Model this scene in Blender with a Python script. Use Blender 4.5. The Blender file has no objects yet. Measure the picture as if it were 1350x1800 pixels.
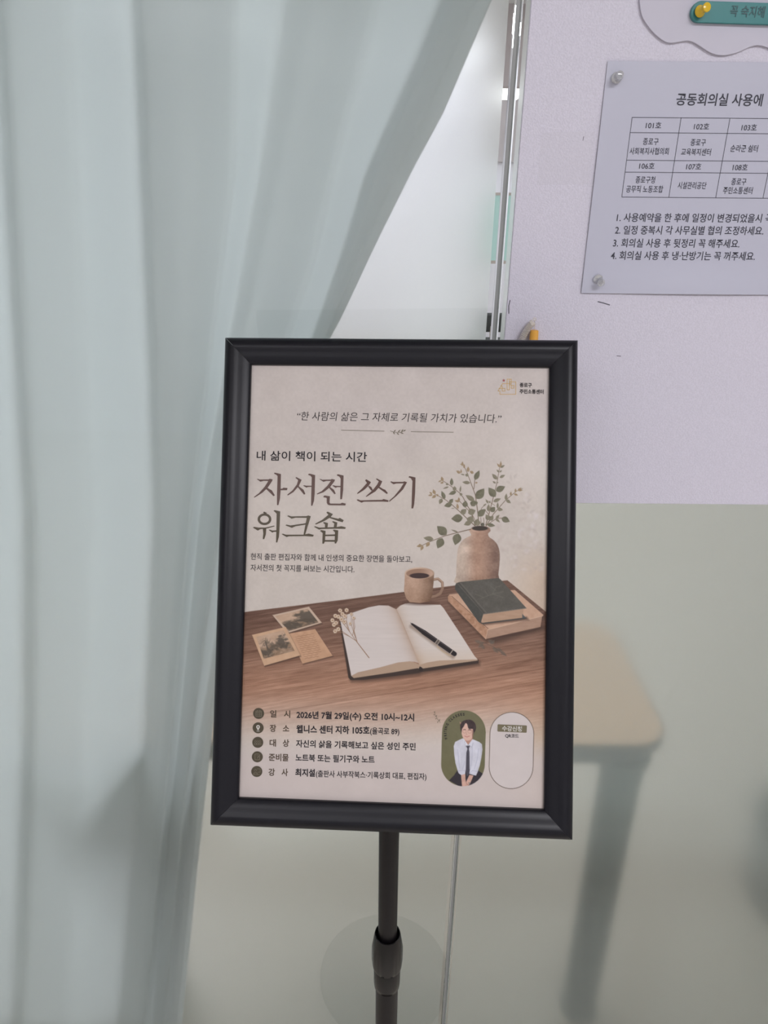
import bpy, bmesh, math, random
import numpy as np
from mathutils import Vector, Matrix
from mathutils.geometry import tessellate_polygon

S = bpy.context.scene
COL = S.collection
R = random.Random(7)

# ------------------------------------------------------------------ camera
FPX = 1248.0
PITCH = math.atan(FPX / 2840.0)
ROLL = 0.0085
EYE = np.array([0.0, 0.0, 1.5])
_fw = np.array([0, math.cos(PITCH), -math.sin(PITCH)])
_r0 = np.array([1.0, 0, 0]); _u0 = np.cross(_r0, _fw)
AX_R = math.cos(ROLL) * _r0 + math.sin(ROLL) * _u0
AX_U = -math.sin(ROLL) * _r0 + math.cos(ROLL) * _u0
AX_F = _fw
cam = bpy.data.cameras.new('camera')
cam.sensor_fit = 'VERTICAL'; cam.sensor_height = 24.0
cam.lens = 24.0 * FPX / 1800.0
cam.clip_start = 0.02
cam_ob = bpy.data.objects.new('camera', cam)
COL.objects.link(cam_ob)
cam_ob.matrix_world = Matrix(((AX_R[0], AX_U[0], -AX_F[0], EYE[0]), (AX_R[1], AX_U[1], -AX_F[1], EYE[1]),
                              (AX_R[2], AX_U[2], -AX_F[2], EYE[2]), (0, 0, 0, 1)))
S.camera = cam_ob

# ------------------------------------------------------------------ world, lamps, exposure
S.view_settings.view_transform = 'Standard'
S.view_settings.look = 'None'
S.view_settings.exposure = 0.0
S.view_settings.gamma = 1.0
S.view_settings.use_curve_mapping = False
S.cycles.use_denoising = True
S.cycles.max_bounces = 10
S.cycles.transmission_bounces = 8
S.cycles.transparent_max_bounces = 12
S.cycles.sample_clamp_indirect = 4.0
S.cycles.caustics_reflective = False
W = bpy.data.worlds.new('world'); S.world = W
W.use_nodes = True
W.node_tree.nodes['Background'].inputs[0].default_value = (0.85, 0.9, 1.0, 1)
W.node_tree.nodes['Background'].inputs[1].default_value = 0.25


def area(name, loc, sx, sy, power, col, rot=(0, 0, 0)):
    l = bpy.data.lights.new(name, 'AREA'); l.shape = 'RECTANGLE'; l.size = sx; l.size_y = sy
    l.energy = power; l.color = col
    o = bpy.data.objects.new(name, l); COL.objects.link(o); o.location = loc; o.rotation_euler = rot
    return o


FRONT_COL = (0.955, 0.945, 1.0)
BACK_COL = (0.93, 0.935, 1.0)
area('ceiling_lamp_front', (0.9, -1.25, 2.53), 1.2, 0.5, 48, FRONT_COL)
area('ceiling_lamp_front_far', (-1.0, -1.7, 2.53), 1.2, 0.5, 19.5, FRONT_COL)
area('ceiling_lamp_back_right', (1.6, 3.6, 2.55), 1.2, 1.2, 11, BACK_COL)
area('ceiling_lamp_back_left', (-1.3, 2.3, 2.55), 1.0, 1.0, 70, BACK_COL)
area('ceiling_lamp_back_middle', (-1.3, 5.4, 2.55), 1.2, 1.2, 50, BACK_COL)
area('ceiling_lamp_back_far', (2.3, 5.4, 2.55), 1.2, 1.2, 24, BACK_COL)
area('added_uplight_back', (-0.2, 6.9, 2.1), 0.8, 0.8, 45, BACK_COL, (math.pi, 0, 0))  # added upward fill without a fixture, brightens the far ceiling and wall


# ------------------------------------------------------------------ helpers


def ray(x, y):
    return (x - 675.0) / FPX * AX_R - (y - 900.0) / FPX * AX_U + AX_F


def at(x, y, Y):
    """point of the photograph's (x, y) on the upright plane at depth Y"""
    v = ray(x, y)
    return EYE + v * (Y / v[1])


def srgb(r, g, b, k=1.0):
    c = np.array([r, g, b], float) / 255.0
    c = np.where(c <= 0.04045, c / 12.92, ((c + 0.055) / 1.055) ** 2.4) * k
    return (float(c[0]), float(c[1]), float(c[2]), 1.0)


def mat(name, col, rough=0.5, metal=0.0, coat=0.0, spec=0.5, bump=None, noise=None, trans=0.0, emit=0.0):
    m = bpy.data.materials.new(name); m.use_nodes = True
    n = m.node_tree.nodes; L = m.node_tree.links
    b = n['Principled BSDF']
    b.inputs['Base Color'].default_value = col
    b.inputs['Roughness'].default_value = rough
    b.inputs['Metallic'].default_value = metal
    b.inputs['Specular IOR Level'].default_value = spec
    b.inputs['Coat Weight'].default_value = coat
    b.inputs['Transmission Weight'].default_value = trans
    if emit:
        b.inputs['Emission Color'].default_value = col
        b.inputs['Emission Strength'].default_value = emit
    tc = n.new('ShaderNodeTexCoord')
    if noise:                      # (scale, amount): small tone changes in the surface itself
        nt = n.new('ShaderNodeTexNoise'); nt.inputs['Scale'].default_value = noise[0]
        nt.inputs['Detail'].default_value = 4
        L.new(tc.outputs['Object'], nt.inputs['Vector'])
        mx = n.new('ShaderNodeMix'); mx.data_type = 'RGBA'
        a = noise[1]
        mx.inputs[6].default_value = (col[0] * (1 - a), col[1] * (1 - a), col[2] * (1 - a), 1)
        mx.inputs[7].default_value = (min(1, col[0] * (1 + a)), min(1, col[1] * (1 + a)), min(1, col[2] * (1 + a)), 1)
        L.new(nt.outputs['Fac'], mx.inputs[0]); L.new(mx.outputs[2], b.inputs['Base Color'])
    if bump:                       # (scale, strength, distance)
        nt = n.new('ShaderNodeTexNoise'); nt.inputs['Scale'].default_value = bump[0]
        nt.inputs['Detail'].default_value = 3
        L.new(tc.outputs['Object'], nt.inputs['Vector'])
        bp = n.new('ShaderNodeBump'); bp.inputs['Strength'].default_value = bump[1]
        bp.inputs['Distance'].default_value = bump[2]
        L.new(nt.outputs['Fac'], bp.inputs['Height']); L.new(bp.outputs['Normal'], b.inputs['Normal'])
    return m


def link_mesh(name, verts, faces, m, parent=None, smooth=False, mats=None, mi=None):
    me = bpy.data.meshes.new(name)
    me.from_pydata([tuple(map(float, v)) for v in verts], [], faces)
    for x in (mats or [m]):
        me.materials.append(x)
    if mi is not None:
        me.polygons.foreach_set('material_index', mi)
    if smooth:
        me.polygons.foreach_set('use_smooth', [True] * len(me.polygons))
    me.update()
    o = bpy.data.objects.new(name, me); COL.objects.link(o)
    if parent is not None:
        o.parent = parent
    return o


def tag(o, label=None, cat=None, group=None, kind=None):
    if label: o['label'] = label
    if cat: o['category'] = cat
    if group: o['group'] = group
    if kind: o['kind'] = kind
    return o


def empty(name, loc):
    o = bpy.data.objects.new(name, None); COL.objects.link(o); o.location = loc
    o.empty_display_size = 0.05
    return o


class MB:
    """collects shapes into one mesh; coordinates are relative to `org`"""

    def __init__(s, org=(0, 0, 0)):
        s.v = []; s.f = []; s.m = []; s.org = np.array(org, float)

    def add(s, vs, fs, mi=0):
        k = len(s.v)
        s.v += [tuple(np.asarray(v, float) - s.org) for v in vs]
        s.f += [[i + k for i in f] for f in fs]
        s.m += [mi] * len(fs)
        return s

    def box(s, a, b, mi=0):
        (x0, y0, z0), (x1, y1, z1) = a, b
        return s.add([(x0, y0, z0), (x1, y0, z0), (x1, y1, z0), (x0, y1, z0), (x0, y0, z1), (x1, y0, z1), (x1, y1, z1), (x0, y1, z1)],
                     [(0, 3, 2, 1), (4, 5, 6, 7), (0, 1, 5, 4), (1, 2, 6, 5), (2, 3, 7, 6), (3, 0, 4, 7)], mi)

    def lathe(s, prof, base, axis=(0, 0, 1), n=48, mi=0, sq=None):
        """prof: (radius, height) along axis from base"""
        ax = np.array(axis, float); ax /= np.linalg.norm(ax)
        t = np.array([1, 0, 0]) if abs(ax[0]) < 0.8 else np.array([0, 1, 0])
        e1 = np.cross(ax, t); e1 /= np.linalg.norm(e1); e2 = np.cross(ax, e1)
        base = np.array(base, float); vs = []; fs = []
        for (r, h) in prof:
            for k in range(n):
                a = 2 * math.pi * k / n
                rr = r * (sq(a, h) if sq else 1)
                vs.append(base + ax * h + rr * (math.cos(a) * e1 + math.sin(a) * e2))
        for j in range(len(prof) - 1):
            for k in range(n):
                fs.append((j * n + k, j * n + (k + 1) % n, (j + 1) * n + (k + 1) % n, (j + 1) * n + k))
        fs.append(tuple(range(n - 1, -1, -1)))
        fs.append(tuple((len(prof) - 1) * n + k for k in range(n)))
        return s.add(vs, fs, mi)

    def tube(s, pts, r, n=8, mi=0):
        pts = [np.array(p, float) for p in pts]; vs = []; fs = []
        up = np.array([0.13, 0.2, 0.97])
        for i, p in enumerate(pts):
            d = pts[min(i + 1, len(pts) - 1)] - pts[max(i - 1, 0)]
            d /= np.linalg.norm(d) + 1e-12
            e1 = np.cross(d, up); e1 /= np.linalg.norm(e1) + 1e-12; e2 = np.cross(d, e1)
            rr = r[i] if hasattr(r, '__len__') else r
            for k in range(n):
                a = 2 * math.pi * k / n
                vs.append(p + rr * (math.cos(a) * e1 + math.sin(a) * e2))
        for j in range(len(pts) - 1):
            for k in range(n):
                fs.append((j * n + k, j * n + (k + 1) % n, (j + 1) * n + (k + 1) % n, (j + 1) * n + k))
        fs.append(tuple(range(n - 1, -1, -1))); fs.append(tuple((len(pts) - 1) * n + k for k in range(n)))
        return s.add(vs, fs, mi)

    def prism(s, outline, front, back, mi=0):
        """outline: closed list of (x, z); solid between y=front and y=back"""
        n = len(outline)
        tri = tessellate_polygon([[Vector((x, z, 0)) for x, z in outline]])
        vs = [(x, front, z) for x, z in outline] + [(x, back, z) for x, z in outline]
        fs = [tuple(t) for t in tri] + [tuple(i + n for i in t)[::-1] for t in tri]
        fs += [(i, (i + 1) % n, (i + 1) % n + n, i + n) for i in range(n)]
        return s.add(vs, fs, mi)

    def build(s, name, m, parent=None, smooth=False, bevel=0, mats=None, angle=None):
        o = link_mesh(name, s.v, s.f, m, parent, smooth, mats, s.m if mats else None)
        bm = bmesh.new(); bm.from_mesh(o.data)
        bmesh.ops.recalc_face_normals(bm, faces=bm.faces)
        if bevel:
            es = [e for e in bm.edges if len(e.link_faces) == 2 and e.calc_face_angle(0) > 0.6]
            bmesh.ops.bevel(bm, geom=es, offset=bevel, segments=3, affect='EDGES', profile=0.5)
        if angle:
            for e in bm.edges:
                if len(e.link_faces) == 2 and e.calc_face_angle(0) > angle:
                    e.smooth = False
        bm.to_mesh(o.data); bm.free(); o.data.update()
        if parent is None:
            o.location = tuple(s.org)
        return o


def struct(o):
    o['kind'] = 'structure'
    return o


# ------------------------------------------------------------------ the room
GY = 0.7895                       # front face of the glass partition
GT = 0.010
YB = 8.0                          # far wall of the room behind the glass
CEIL = 2.60
M_floor = mat('floor_vinyl', srgb(154, 147, 133), 0.45, noise=(3.0, 0.06))
M_wall = mat('wall_paint', srgb(238, 237, 242), 0.7, noise=(1.5, 0.02))
M_ceil = mat('ceiling_board', srgb(238, 238, 240), 0.8, noise=(2.5, 0.02))
M_floorf = mat('corridor_floor_tile', srgb(210, 201, 186), 0.4, noise=(3.0, 0.05))
struct(MB().box((-3.2, GY + GT, -0.05), (3.2, YB + 0.1, 0)).build('floor', M_floor))
struct(MB().box((-3.2, -3.2, -0.05), (3.2, GY + GT - 0.0001, 0)).build('floor', M_floorf))
struct(MB().box((-3.2, -3.2, CEIL), (3.2, YB + 0.1, CEIL + 0.05)).build('ceiling', M_ceil))
struct(MB().box((-3.3, -3.2, 0), (-3.2, YB + 0.1, CEIL)).build('wall_left', M_wall))
struct(MB().box((3.2, -3.2, 0), (3.3, YB + 0.1, CEIL)).build('wall_right', M_wall))
struct(MB().box((-3.2, YB, 0), (3.2, YB + 0.1, CEIL)).build('wall_back', M_wall))
struct(MB().box((-3.2, -3.3, 0), (3.2, -3.2, CEIL)).build('wall_front', M_wall))


# frosted glass: clear smooth panes whose rear face is etched up to a narrow clear strip beside the joint
def glass_mat(name, rough, veil, col, veil_col=(0.86, 0.93, 0.9, 1)):
    m = bpy.data.materials.new(name); m.use_nodes = True
    n = m.node_tree.nodes; L = m.node_tree.links; n.clear()
    out = n.new('ShaderNodeOutputMaterial')
    g = n.new('ShaderNodeBsdfGlass'); g.inputs['IOR'].default_value = 1.46
    g.inputs['Roughness'].default_value = rough; g.inputs['Color'].default_value = col
    if veil:
        d = n.new('ShaderNodeBsdfTranslucent'); d.inputs['Color'].default_value = veil_col
        mx = n.new('ShaderNodeMixShader'); mx.inputs[0].default_value = veil
        L.new(g.outputs[0], mx.inputs[1]); L.new(d.outputs[0], mx.inputs[2]); L.new(mx.outputs[0], out.inputs[0])
    else:
        L.new(g.outputs[0], out.inputs[0])
    return m


M_clear = glass_mat('clear_glass', 0.0, 0, (0.97, 0.985, 0.98, 1))
M_etch = glass_mat('etched_glass', 0.22, 0.22, (0.968, 0.986, 0.974, 1), (0.80, 0.93, 0.86, 1))


def gx(z, off):                   # the joint leans by a hair
    return 0.1070 + 0.0049 * (z - 0.623) + off


def pane(name, far_x, off_edge, off_film):
    zt = CEIL
    y0, y1 = GY, GY + GT
    e0, e1 = gx(0, off_edge), gx(zt, off_edge)
    f0, f1 = gx(0, off_film), gx(zt, off_film)
    c = 0.0012 * (1 if far_x < 0 else -1)       # arris of the polished edge
    v = [(far_x, y0, 0), (far_x, y0, zt), (e0 - c, y0, 0), (e1 - c, y0, zt),
         (e0, y0 + 0.0012, 0), (e1, y0 + 0.0012, zt), (e0, y1 - 0.0012, 0), (e1, y1 - 0.0012, zt),
         (e0 - c, y1, 0), (e1 - c, y1, zt), (f0, y1, 0), (f1, y1, zt), (far_x, y1, 0), (far_x, y1, zt)]
    f = [(0, 2, 3, 1), (2, 4, 5, 3), (4, 6, 7, 5), (6, 8, 9, 7), (8, 10, 11, 9), (10, 12, 13, 11), (12, 0, 1, 13),
         (0, 12, 10, 8, 6, 4, 2), (1, 3, 5, 7, 9, 11, 13)]
    b = MB().add(v, f)
    b.m = [0, 0, 0, 0, 0, 1, 0, 0, 0]
    return struct(b.build(name, None, mats=[M_clear, M_etch]))


pane('window_1', -3.2, 0.0062, 0.0)
pane('window_2', 3.2, 0.0112, 0.0160)
M_seal = mat('joint_sealant', srgb(150, 152, 150), 0.35)
z0, z1 = 0.0, CEIL
b = MB()
b.add([(gx(z0, .0064), GY + .004, z0), (gx(z0, .0110), GY + .004, z0), (gx(z1, .0110), GY + .004, z1), (gx(z1, .0064), GY + .004, z1),
       (gx(z0, .0064), GY + .007, z0), (gx(z0, .0110), GY + .007, z0), (gx(z1, .0110), GY + .007, z1), (gx(z1, .0064), GY + .007, z1)],
      [(0, 1, 2, 3), (5, 4, 7, 6), (4, 0, 3, 7), (1, 5, 6, 2), (3, 2, 6, 7), (4, 5, 1, 0)])
struct(b.build('trim_1', M_seal))

# ------------------------------------------------------------------ behind the glass
# curtain: rows follow the fall of the cloth, columns its folds
M_cur = bpy.data.materials.new('sheer_mint_cloth'); M_cur.use_nodes = True
n = M_cur.node_tree.nodes; L = M_cur.node_tree.links; n.clear()
out = n.new('ShaderNodeOutputMaterial')
cd = n.new('ShaderNodeBsdfDiffuse'); cd.inputs[0].default_value = srgb(236, 239, 239)
ctl = n.new('ShaderNodeBsdfTranslucent'); ctl.inputs[0].default_value = srgb(234, 238, 239)
ctr = n.new('ShaderNodeBsdfTransparent')
m1 = n.new('ShaderNodeMixShader'); m1.inputs[0].default_value = 0.6
m2 = n.new('ShaderNodeMixShader'); m2.inputs[0].default_value = 0.10
L.new(cd.outputs[0], m1.inputs[1]); L.new(ctl.outputs[0], m1.inputs[2])
L.new(m1.outputs[0], m2.inputs[1]); L.new(ctr.outputs[0], m2.inputs[2]); L.new(m2.outputs[0], out.inputs[0])
ROWS = [-500, -120, 150, 300, 450, 600, 750, 900, 1050, 1150, 1300, 1500, 1700, 1950, 2150]
KEYS = [  # x of each fold line at the row heights (interpolated), depth 0 (touching the glass) .. 1
    ([(-500, -420), (2150, -260)], 0.3), ([(-500, -330), (2150, -200)], 0.9), ([(-500, -300), (2150, -180)], 0.2),
    ([(-500, -150), (900, -90), (2150, -60)], 0.2),
    ([(-500, -30), (0, -8), (600, 26), (900, 44), (1300, 44), (2150, 10)], 0.95),
    ([(-500, -10), (0, 12), (600, 44), (900, 62), (1300, 62), (2150, 28)], 0.30),
    ([(-500, 110), (0, 125), (600, 150), (900, 160), (1300, 150), (2150, 95)], 0.20),
    ([(-500, 220), (0, 236), (600, 262), (900, 272), (1300, 256), (2150, 176)], 1.0),
    ([(-500, 236), (0, 252), (600, 277), (900, 286), (1300, 270), (2150, 190)], 0.55),
    ([(-500, 330), (0, 325), (600, 320), (900, 308), (1300, 284), (2150, 206)], 0.32),
    ([(-500, 425), (0, 418), (300, 414), (600, 375), (900, 338), (1300, 302), (2150, 222)], 0.05),
    ([(-500, 530), (0, 500), (300, 455), (600, 402), (900, 352), (1300, 314), (2150, 234)], 0.55),
    ([(-500, 600), (0, 560), (300, 500), (600, 430), (900, 364), (1300, 322), (2150, 244)], 0.35),
    ([(-500, 860), (0, 668), (100, 640), (300, 588), (450, 556), (600, 505), (900, 390), (1300, 336), (2150, 256)], 0.10),
    ([(-500, 1000), (0, 775), (100, 735), (300, 645), (450, 600), (600, 548), (900, 414), (1300, 350), (2150, 268)], 1.0),
    ([(-500, 1040), (0, 800), (100, 757), (300, 664), (450, 614), (600, 556), (900, 420), (1300, 354), (2150, 272)], 0.50),
    ([(-500, 1070), (0, 838), (200, 745), (433, 640), (600, 568), (900, 436), (1300, 362), (2150, 280)], 0.25),
    ([(-500, 1100), (0, 864), (200, 778), (300, 724), (433, 658), (553, 602), (620, 566), (850, 470), (1050, 402), (1150, 385), (1250, 378), (1500, 350), (1800, 320), (2150, 288)], 0.30),
]
NS = 7
ygrid = np.linspace(-500, 1812, 84)
cv = []; cf = []
for yy in ygrid:
    ks = []
    for poly, d in KEYS:
        a = np.array(poly, float)
        ks.append((np.interp(yy, a[:, 0], a[:, 1]), d))
    row = []
    for i in range(len(ks) - 1):
        for t in range(NS):
            u = t / NS
            w = 0.6 * u + 0.4 * (0.5 - 0.5 * math.cos(math.pi * u))
            row.append((ks[i][0] * (1 - u) + ks[i + 1][0] * u, ks[i][1] * (1 - w) + ks[i + 1][1] * w))
    row.append(ks[-1])
    for x, d in row:
        cv.append(at(x, yy, GY + GT + 0.006 + 0.074 * d))
nc = len(row)
for j in range(len(ygrid) - 1):
    for i in range(nc - 1):
        cf.append((j * nc + i, j * nc + i + 1, (j + 1) * nc + i + 1, (j + 1) * nc + i))
cur = link_mesh('curtain', cv, cf, M_cur, smooth=True)
sm = cur.modifiers.new('thickness', 'SOLIDIFY'); sm.thickness = 0.0008
tag(cur, 'pale mint sheer curtain drawn to the left behind the frosted glass', 'curtain')

# table
M_wood = mat('light_wood_veneer', srgb(170, 140, 108), 0.5, noise=(9.0, 0.08))
M_edge = mat('dark_edge_band', srgb(8, 18, 14), 0.5)
M_leg = mat('table_leg_paint', srgb(36, 54, 47), 0.5)
TX0, TX1, TY0, TY1, TZ = -0.548, 0.469, 0.893, 1.26, 0.706
t = empty('table', ((TX0 + TX1) / 2, (TY0 + TY1) / 2, 0))
tag(t, 'light wood table with dark edge and dark leg blurred behind the glass', 'table')
torg = np.array(t.location)


def rrect(x0, x1, y0, y1, r, k=8):
    p = []
    for cx, cy, a0 in ((x1 - r, y1 - r, 0), (x0 + r, y1 - r, 90), (x0 + r, y0 + r, 180), (x1 - r, y0 + r, 270)):
        for i in range(k + 1):
            a = math.radians(a0 + 90 * i / k)
            p.append((cx + r * math.cos(a), cy + r * math.sin(a)))
    return p


def slab(mb, outl, za, zb):
    k = len(outl)
    mb.add([(x, y, za) for x, y in outl] + [(x, y, zb) for x, y in outl],
           [tuple(range(k))[::-1], tuple(range(k, 2 * k))] + [(i, (i + 1) % k, (i + 1) % k + k, i + k) for i in range(k)])
    return mb


slab(MB(torg), rrect(TX0 + .004, TX1 - .004, TY0 + .004, TY1 - .004, .056), TZ - .003, TZ).build('table_top', M_wood, t)
oa, ob = rrect(TX0 + .016, TX1 - .016, TY0 + .003, TY1 - .003, .055), rrect(TX0, TX1, TY0, TY1, .06)
kk = len(oa)
MB(torg).add([(x, y, TZ - .040) for x, y in oa] + [(x, y, TZ - .018) for x, y in ob] + [(x, y, TZ - .0031) for x, y in ob],
             [tuple(range(kk))[::-1], tuple(range(2 * kk, 3 * kk))] + [(i + o_, (i + 1) % kk + o_, (i + 1) % kk + kk + o_, i + kk + o_) for o_ in (0, kk) for i in range(kk)]).build('edge_band', M_edge, t)
for sx, ly in ((0.402, 0.925), (-0.46, 1.0)):
    lg = MB(torg)
    lg.lathe([(0.032, 0.02), (0.034, TZ - 0.10), (0.036, TZ - 0.075), (0.036, TZ - 0.07), (0.043, TZ - 0.0405)], (sx, ly, 0), n=32)
    lg.build('leg', M_leg, t, smooth=True, angle=0.6)
    MB(torg).lathe([(0.036, 0.0), (0.036, 0.012), (0.030, 0.0198)], (sx, ly, 0), n=32).build('glide', M_leg, t, smooth=True, angle=0.6)

# dark waste bin and a far chair
M_dark = mat('dark_plastic', srgb(70, 72, 70), 0.5)
bn = MB((0.99, 1.17, 0))
bn.lathe([(0.125, 0), (0.130, 0.02), (0.142, 0.20), (0.146, 0.205), (0.146, 0.215), (0.138, 0.215), (0.122, 0.03), (0.02, 0.028)], (0.99, 1.17, 0), n=40)
tag(bn.build('waste_bin', M_dark, smooth=True, angle=0.7), 'dark round shape on the floor at right behind the lower frosted glass', 'bin')

M_screen = mat('green_screen_cloth', srgb(168, 205, 196), 0.8, noise=(20, 0.03))
M_alu = mat('screen_frame', srgb(170, 160, 150), 0.4)
sc = empty('partition_screen', (1.1, 7.6, 0))
tag(sc, 'pale green partition screen far away, glimpsed through the clear strip at the joint', 'screen')
so = np.array(sc.location)
MB(so).box((0.98, 7.585, 0.95), (1.24, 7.615, 1.55)).build('panel', M_screen, sc)
fr = MB(so)
fr.box((0.98, 7.58, 1.5501), (1.24, 7.62, 1.575)); fr.box((0.98, 7.58, 0.92), (1.24, 7.62, 0.9499))
fr.box((0.95, 7.58, 0.0), (0.9799, 7.62, 1.575)); fr.box((1.2401, 7.58, 0.0), (1.27, 7.62, 1.575))
fr.build('frame', M_alu, sc)

struct(MB().box((0.98, YB - 0.06, 1.86), (1.34, YB - 0.0001, CEIL - 0.0001)).build('trim_2', mat('grey_bulkhead_paint', srgb(190, 183, 182), 0.7)))
struct(MB().box((0.66, 5.2, 2.165), (0.90, 5.3, CEIL - 0.0001)).build('trim_3', mat('grey_beam_paint', srgb(208, 198, 198), 0.7)))

ch = empty('office_chair', (0.86, 5.6, 0))
tag(ch, 'dark office chair far back, glimpsed through the clear strip above the poster frame', 'chair')
co = np.array(ch.location)
MB(co).box((0.74, 5.82, 0.53), (0.98, 5.87, 0.68)).build('backrest', M_dark, ch, bevel=0.02)
MB(co).box((0.63, 5.40, 0.43), (1.09, 5.80, 0.50)).build('seat', M_dark, ch, bevel=0.02)
MB(co).lathe([(0.03, 0.09), (0.03, 0.43)], (0.86, 5.6, 0), n=20).build('column', M_alu, ch)
for k in range(5):
    a = 2 * math.pi * k / 5 + 0.3
    MB(co).tube([(0.86, 5.6, 0.08), (0.86 + 0.28 * math.cos(a), 5.6 + 0.28 * math.sin(a), 0.03)], [0.022, 0.015], n=10).build('leg', M_dark, ch)
MB(co).box((0.86 - .02, 5.79, 0.46), (0.86 + .02, 5.84, 0.58)).build('back_support', M_alu, ch)

M_lamp = mat('lamp_diffuser', (1, 1, 1, 1), 0.5, emit=2.2)
M_white = mat('white_metal', srgb(230, 230, 232), 0.4)
cl = empty('ceiling_light', (1.05, 6.9, 2.29))
tag(cl, 'bright white ceiling light far back, glimpsed through the clear joint strip', 'light')
MB(np.array(cl.location)).box((0.91, 6.83, 2.290), (1.10, 6.97, 2.355)).build('diffuser', M_lamp, cl)
MB(np.array(cl.location)).box((0.90, 6.81, 2.3551), (1.11, 6.99, CEIL)).build('housing', M_white, cl)

# ------------------------------------------------------------------ poster plane
FC = np.array([0.01052, 0.58970, 1.16843])
FR = np.array([[0.9988, 0.0474, 0.0129], [-0.0483, 0.8977, 0.4379], [0.0092, -0.4380, 0.8989]])
U, V, N = FR[:, 0].copy(), FR[:, 2].copy(), -FR[:, 1].copy()      # right, up, toward the viewer
U /= np.linalg.norm(U); N -= U * (N @ U); N /= np.linalg.norm(N); V = np.cross(N, U)
PW, PH = 0.285, 0.41187


def paper(x, y):
    """pixel -> (u, v) metres on the poster sheet, centre origin"""
    v = ray(x, y); s = ((FC - EYE) @ N) / (v @ N)
    p = EYE + v * s - FC
    return np.array([p @ U, p @ V])


def paper_px(u, v):
    P = FC[None, :] + u[:, None] * U + v[:, None] * V - EYE
    d = P @ AX_F
    return 675 + FPX * (P @ AX_R) / d, 900 - FPX * (P @ AX_U) / d


def on_paper(uv, lift):
    return FC + uv[0] * U + uv[1] * V + lift * N


def wallpt(Y):
    def f(x, y):
        p = at(x, y, Y); return np.array([p[0], p[2]])
    return f


# ------------------------------------------------------------------ lettering (glyph outlines of the built-in font)
_tc = {}


def glyphs(body, weight=0.0):
    key = (body, weight)
    if key not in _tc:
        c = bpy.data.curves.new('lettering', 'FONT'); c.body = body; c.size = 1.0; c.offset = weight; c.resolution_u = 3
        o = bpy.data.objects.new('lettering', c); COL.objects.link(o)
        bpy.context.view_layer.update()
        dg = bpy.context.evaluated_depsgraph_get()
        me = bpy.data.meshes.new_from_object(o.evaluated_get(dg))
        v = np.zeros(len(me.vertices) * 3); me.vertices.foreach_get('co', v); v = v.reshape(-1, 3)[:, :2]
        f = [tuple(p.vertices) for p in me.polygons]
        bpy.data.objects.remove(o); bpy.data.curves.remove(c); bpy.data.meshes.remove(me)
        _tc[key] = (v, f)
    return _tc[key]


_ref = glyphs('한')[0]
REF0, REF1 = _ref[:, 1].min(), _ref[:, 1].max()


def text_on(mb, to3, topl, body, a, bpx, h, weight=0.0, skew=0.0, mi=0, lift=0.0003):
    """a, bpx: pixels of the lower left and lower right end of the line; h: height of a syllable in pixels"""
    v, f = glyphs(body, weight)
    A = topl(*a); B = topl(*bpx)
    mid = ((a[0] + bpx[0]) / 2, (a[1] + bpx[1]) / 2)
    hh = np.linalg.norm(topl(mid[0], mid[1] - h) - topl(*mid))
    ex = B - A; Lx = np.linalg.norm(ex); ex = ex / Lx; ey = np.array([-ex[1], ex[0]])
    x0, x1 = v[:, 0].min(), v[:, 0].max()
    X = (v[:, 0] - x0) / (x1 - x0) * Lx; Y = (v[:, 1] - REF0) / (REF1 - REF0) * hh
    X = X + skew * Y
    P = A[None] + X[:, None] * ex + Y[:, None] * ey
    mb.add([to3(p, lift) for p in P], f, mi)


def poly_on(mb, to3, topl, px, mi=0, lift=0.0003):
    uv = [topl(x, y) for x, y in px]
    tri = tessellate_polygon([[Vector((p[0], p[1], 0)) for p in uv]])
    ar = lambda t: ((uv[t[1]][0] - uv[t[0]][0]) * (uv[t[2]][1] - uv[t[0]][1]) - (uv[t[1]][1] - uv[t[0]][1]) * (uv[t[2]][0] - uv[t[0]][0]))
    mb.add([to3(p, lift) for p in uv], [tuple(t) if ar(t) > 0 else tuple(t)[::-1] for t in tri], mi)


def line_px(pts, w, closed=False):
    """outline polygons (one quad per segment) of a pixel polyline"""
    q = []
    pts = list(pts)
    segs = list(zip(pts, pts[1:] + ([pts[0]] if closed else [])))
    if not closed:
        segs = segs[:len(pts) - 1]
    for (x0, y0), (x1, y1) in segs:
        d = math.hypot(x1 - x0, y1 - y0) or 1e-6
        nx, ny = -(y1 - y0) / d * w / 2, (x1 - x0) / d * w / 2
        ex, ey = (x1 - x0) / d * w / 3, (y1 - y0) / d * w / 3
        q.append([(x0 + nx - ex, y0 + ny - ey), (x1 + nx + ex, y1 + ny + ey), (x1 - nx + ex, y1 - ny + ey), (x0 - nx - ex, y0 - ny - ey)])
    return q


# ------------------------------------------------------------------ the poster's printed picture (colour of the ink, per point of the sheet)
KP = 1.0                         # ink reflectance for a tone read in the photograph
GNX, GNY = 690, 996
uu = np.linspace(-PW / 2 - 0.003, PW / 2 + 0.003, GNX); vv = np.linspace(PH / 2 + 0.003, -PH / 2 - 0.003, GNY)
UG, VG = np.meshgrid(uu, vv)
PX, PY = paper_px(UG.ravel(), VG.ravel())
PX = PX.reshape(GNY, GNX); PY = PY.reshape(GNY, GNX)
rng = np.random.default_rng(11)


def vnoise(x, y, seed):
    r = np.random.default_rng(seed).random((128, 128))
    xi = np.floor(x).astype(int); yi = np.floor(y).astype(int)
    fx = x - xi; fy = y - yi
    fx = fx * fx * (3 - 2 * fx); fy = fy * fy * (3 - 2 * fy)
    g = lambda i, j: r[j % 128, i % 128]
    return (g(xi, yi) * (1 - fx) + g(xi + 1, yi) * fx) * (1 - fy) + (g(xi, yi + 1) * (1 - fx) + g(xi + 1, yi + 1) * fx) * fy


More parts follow.
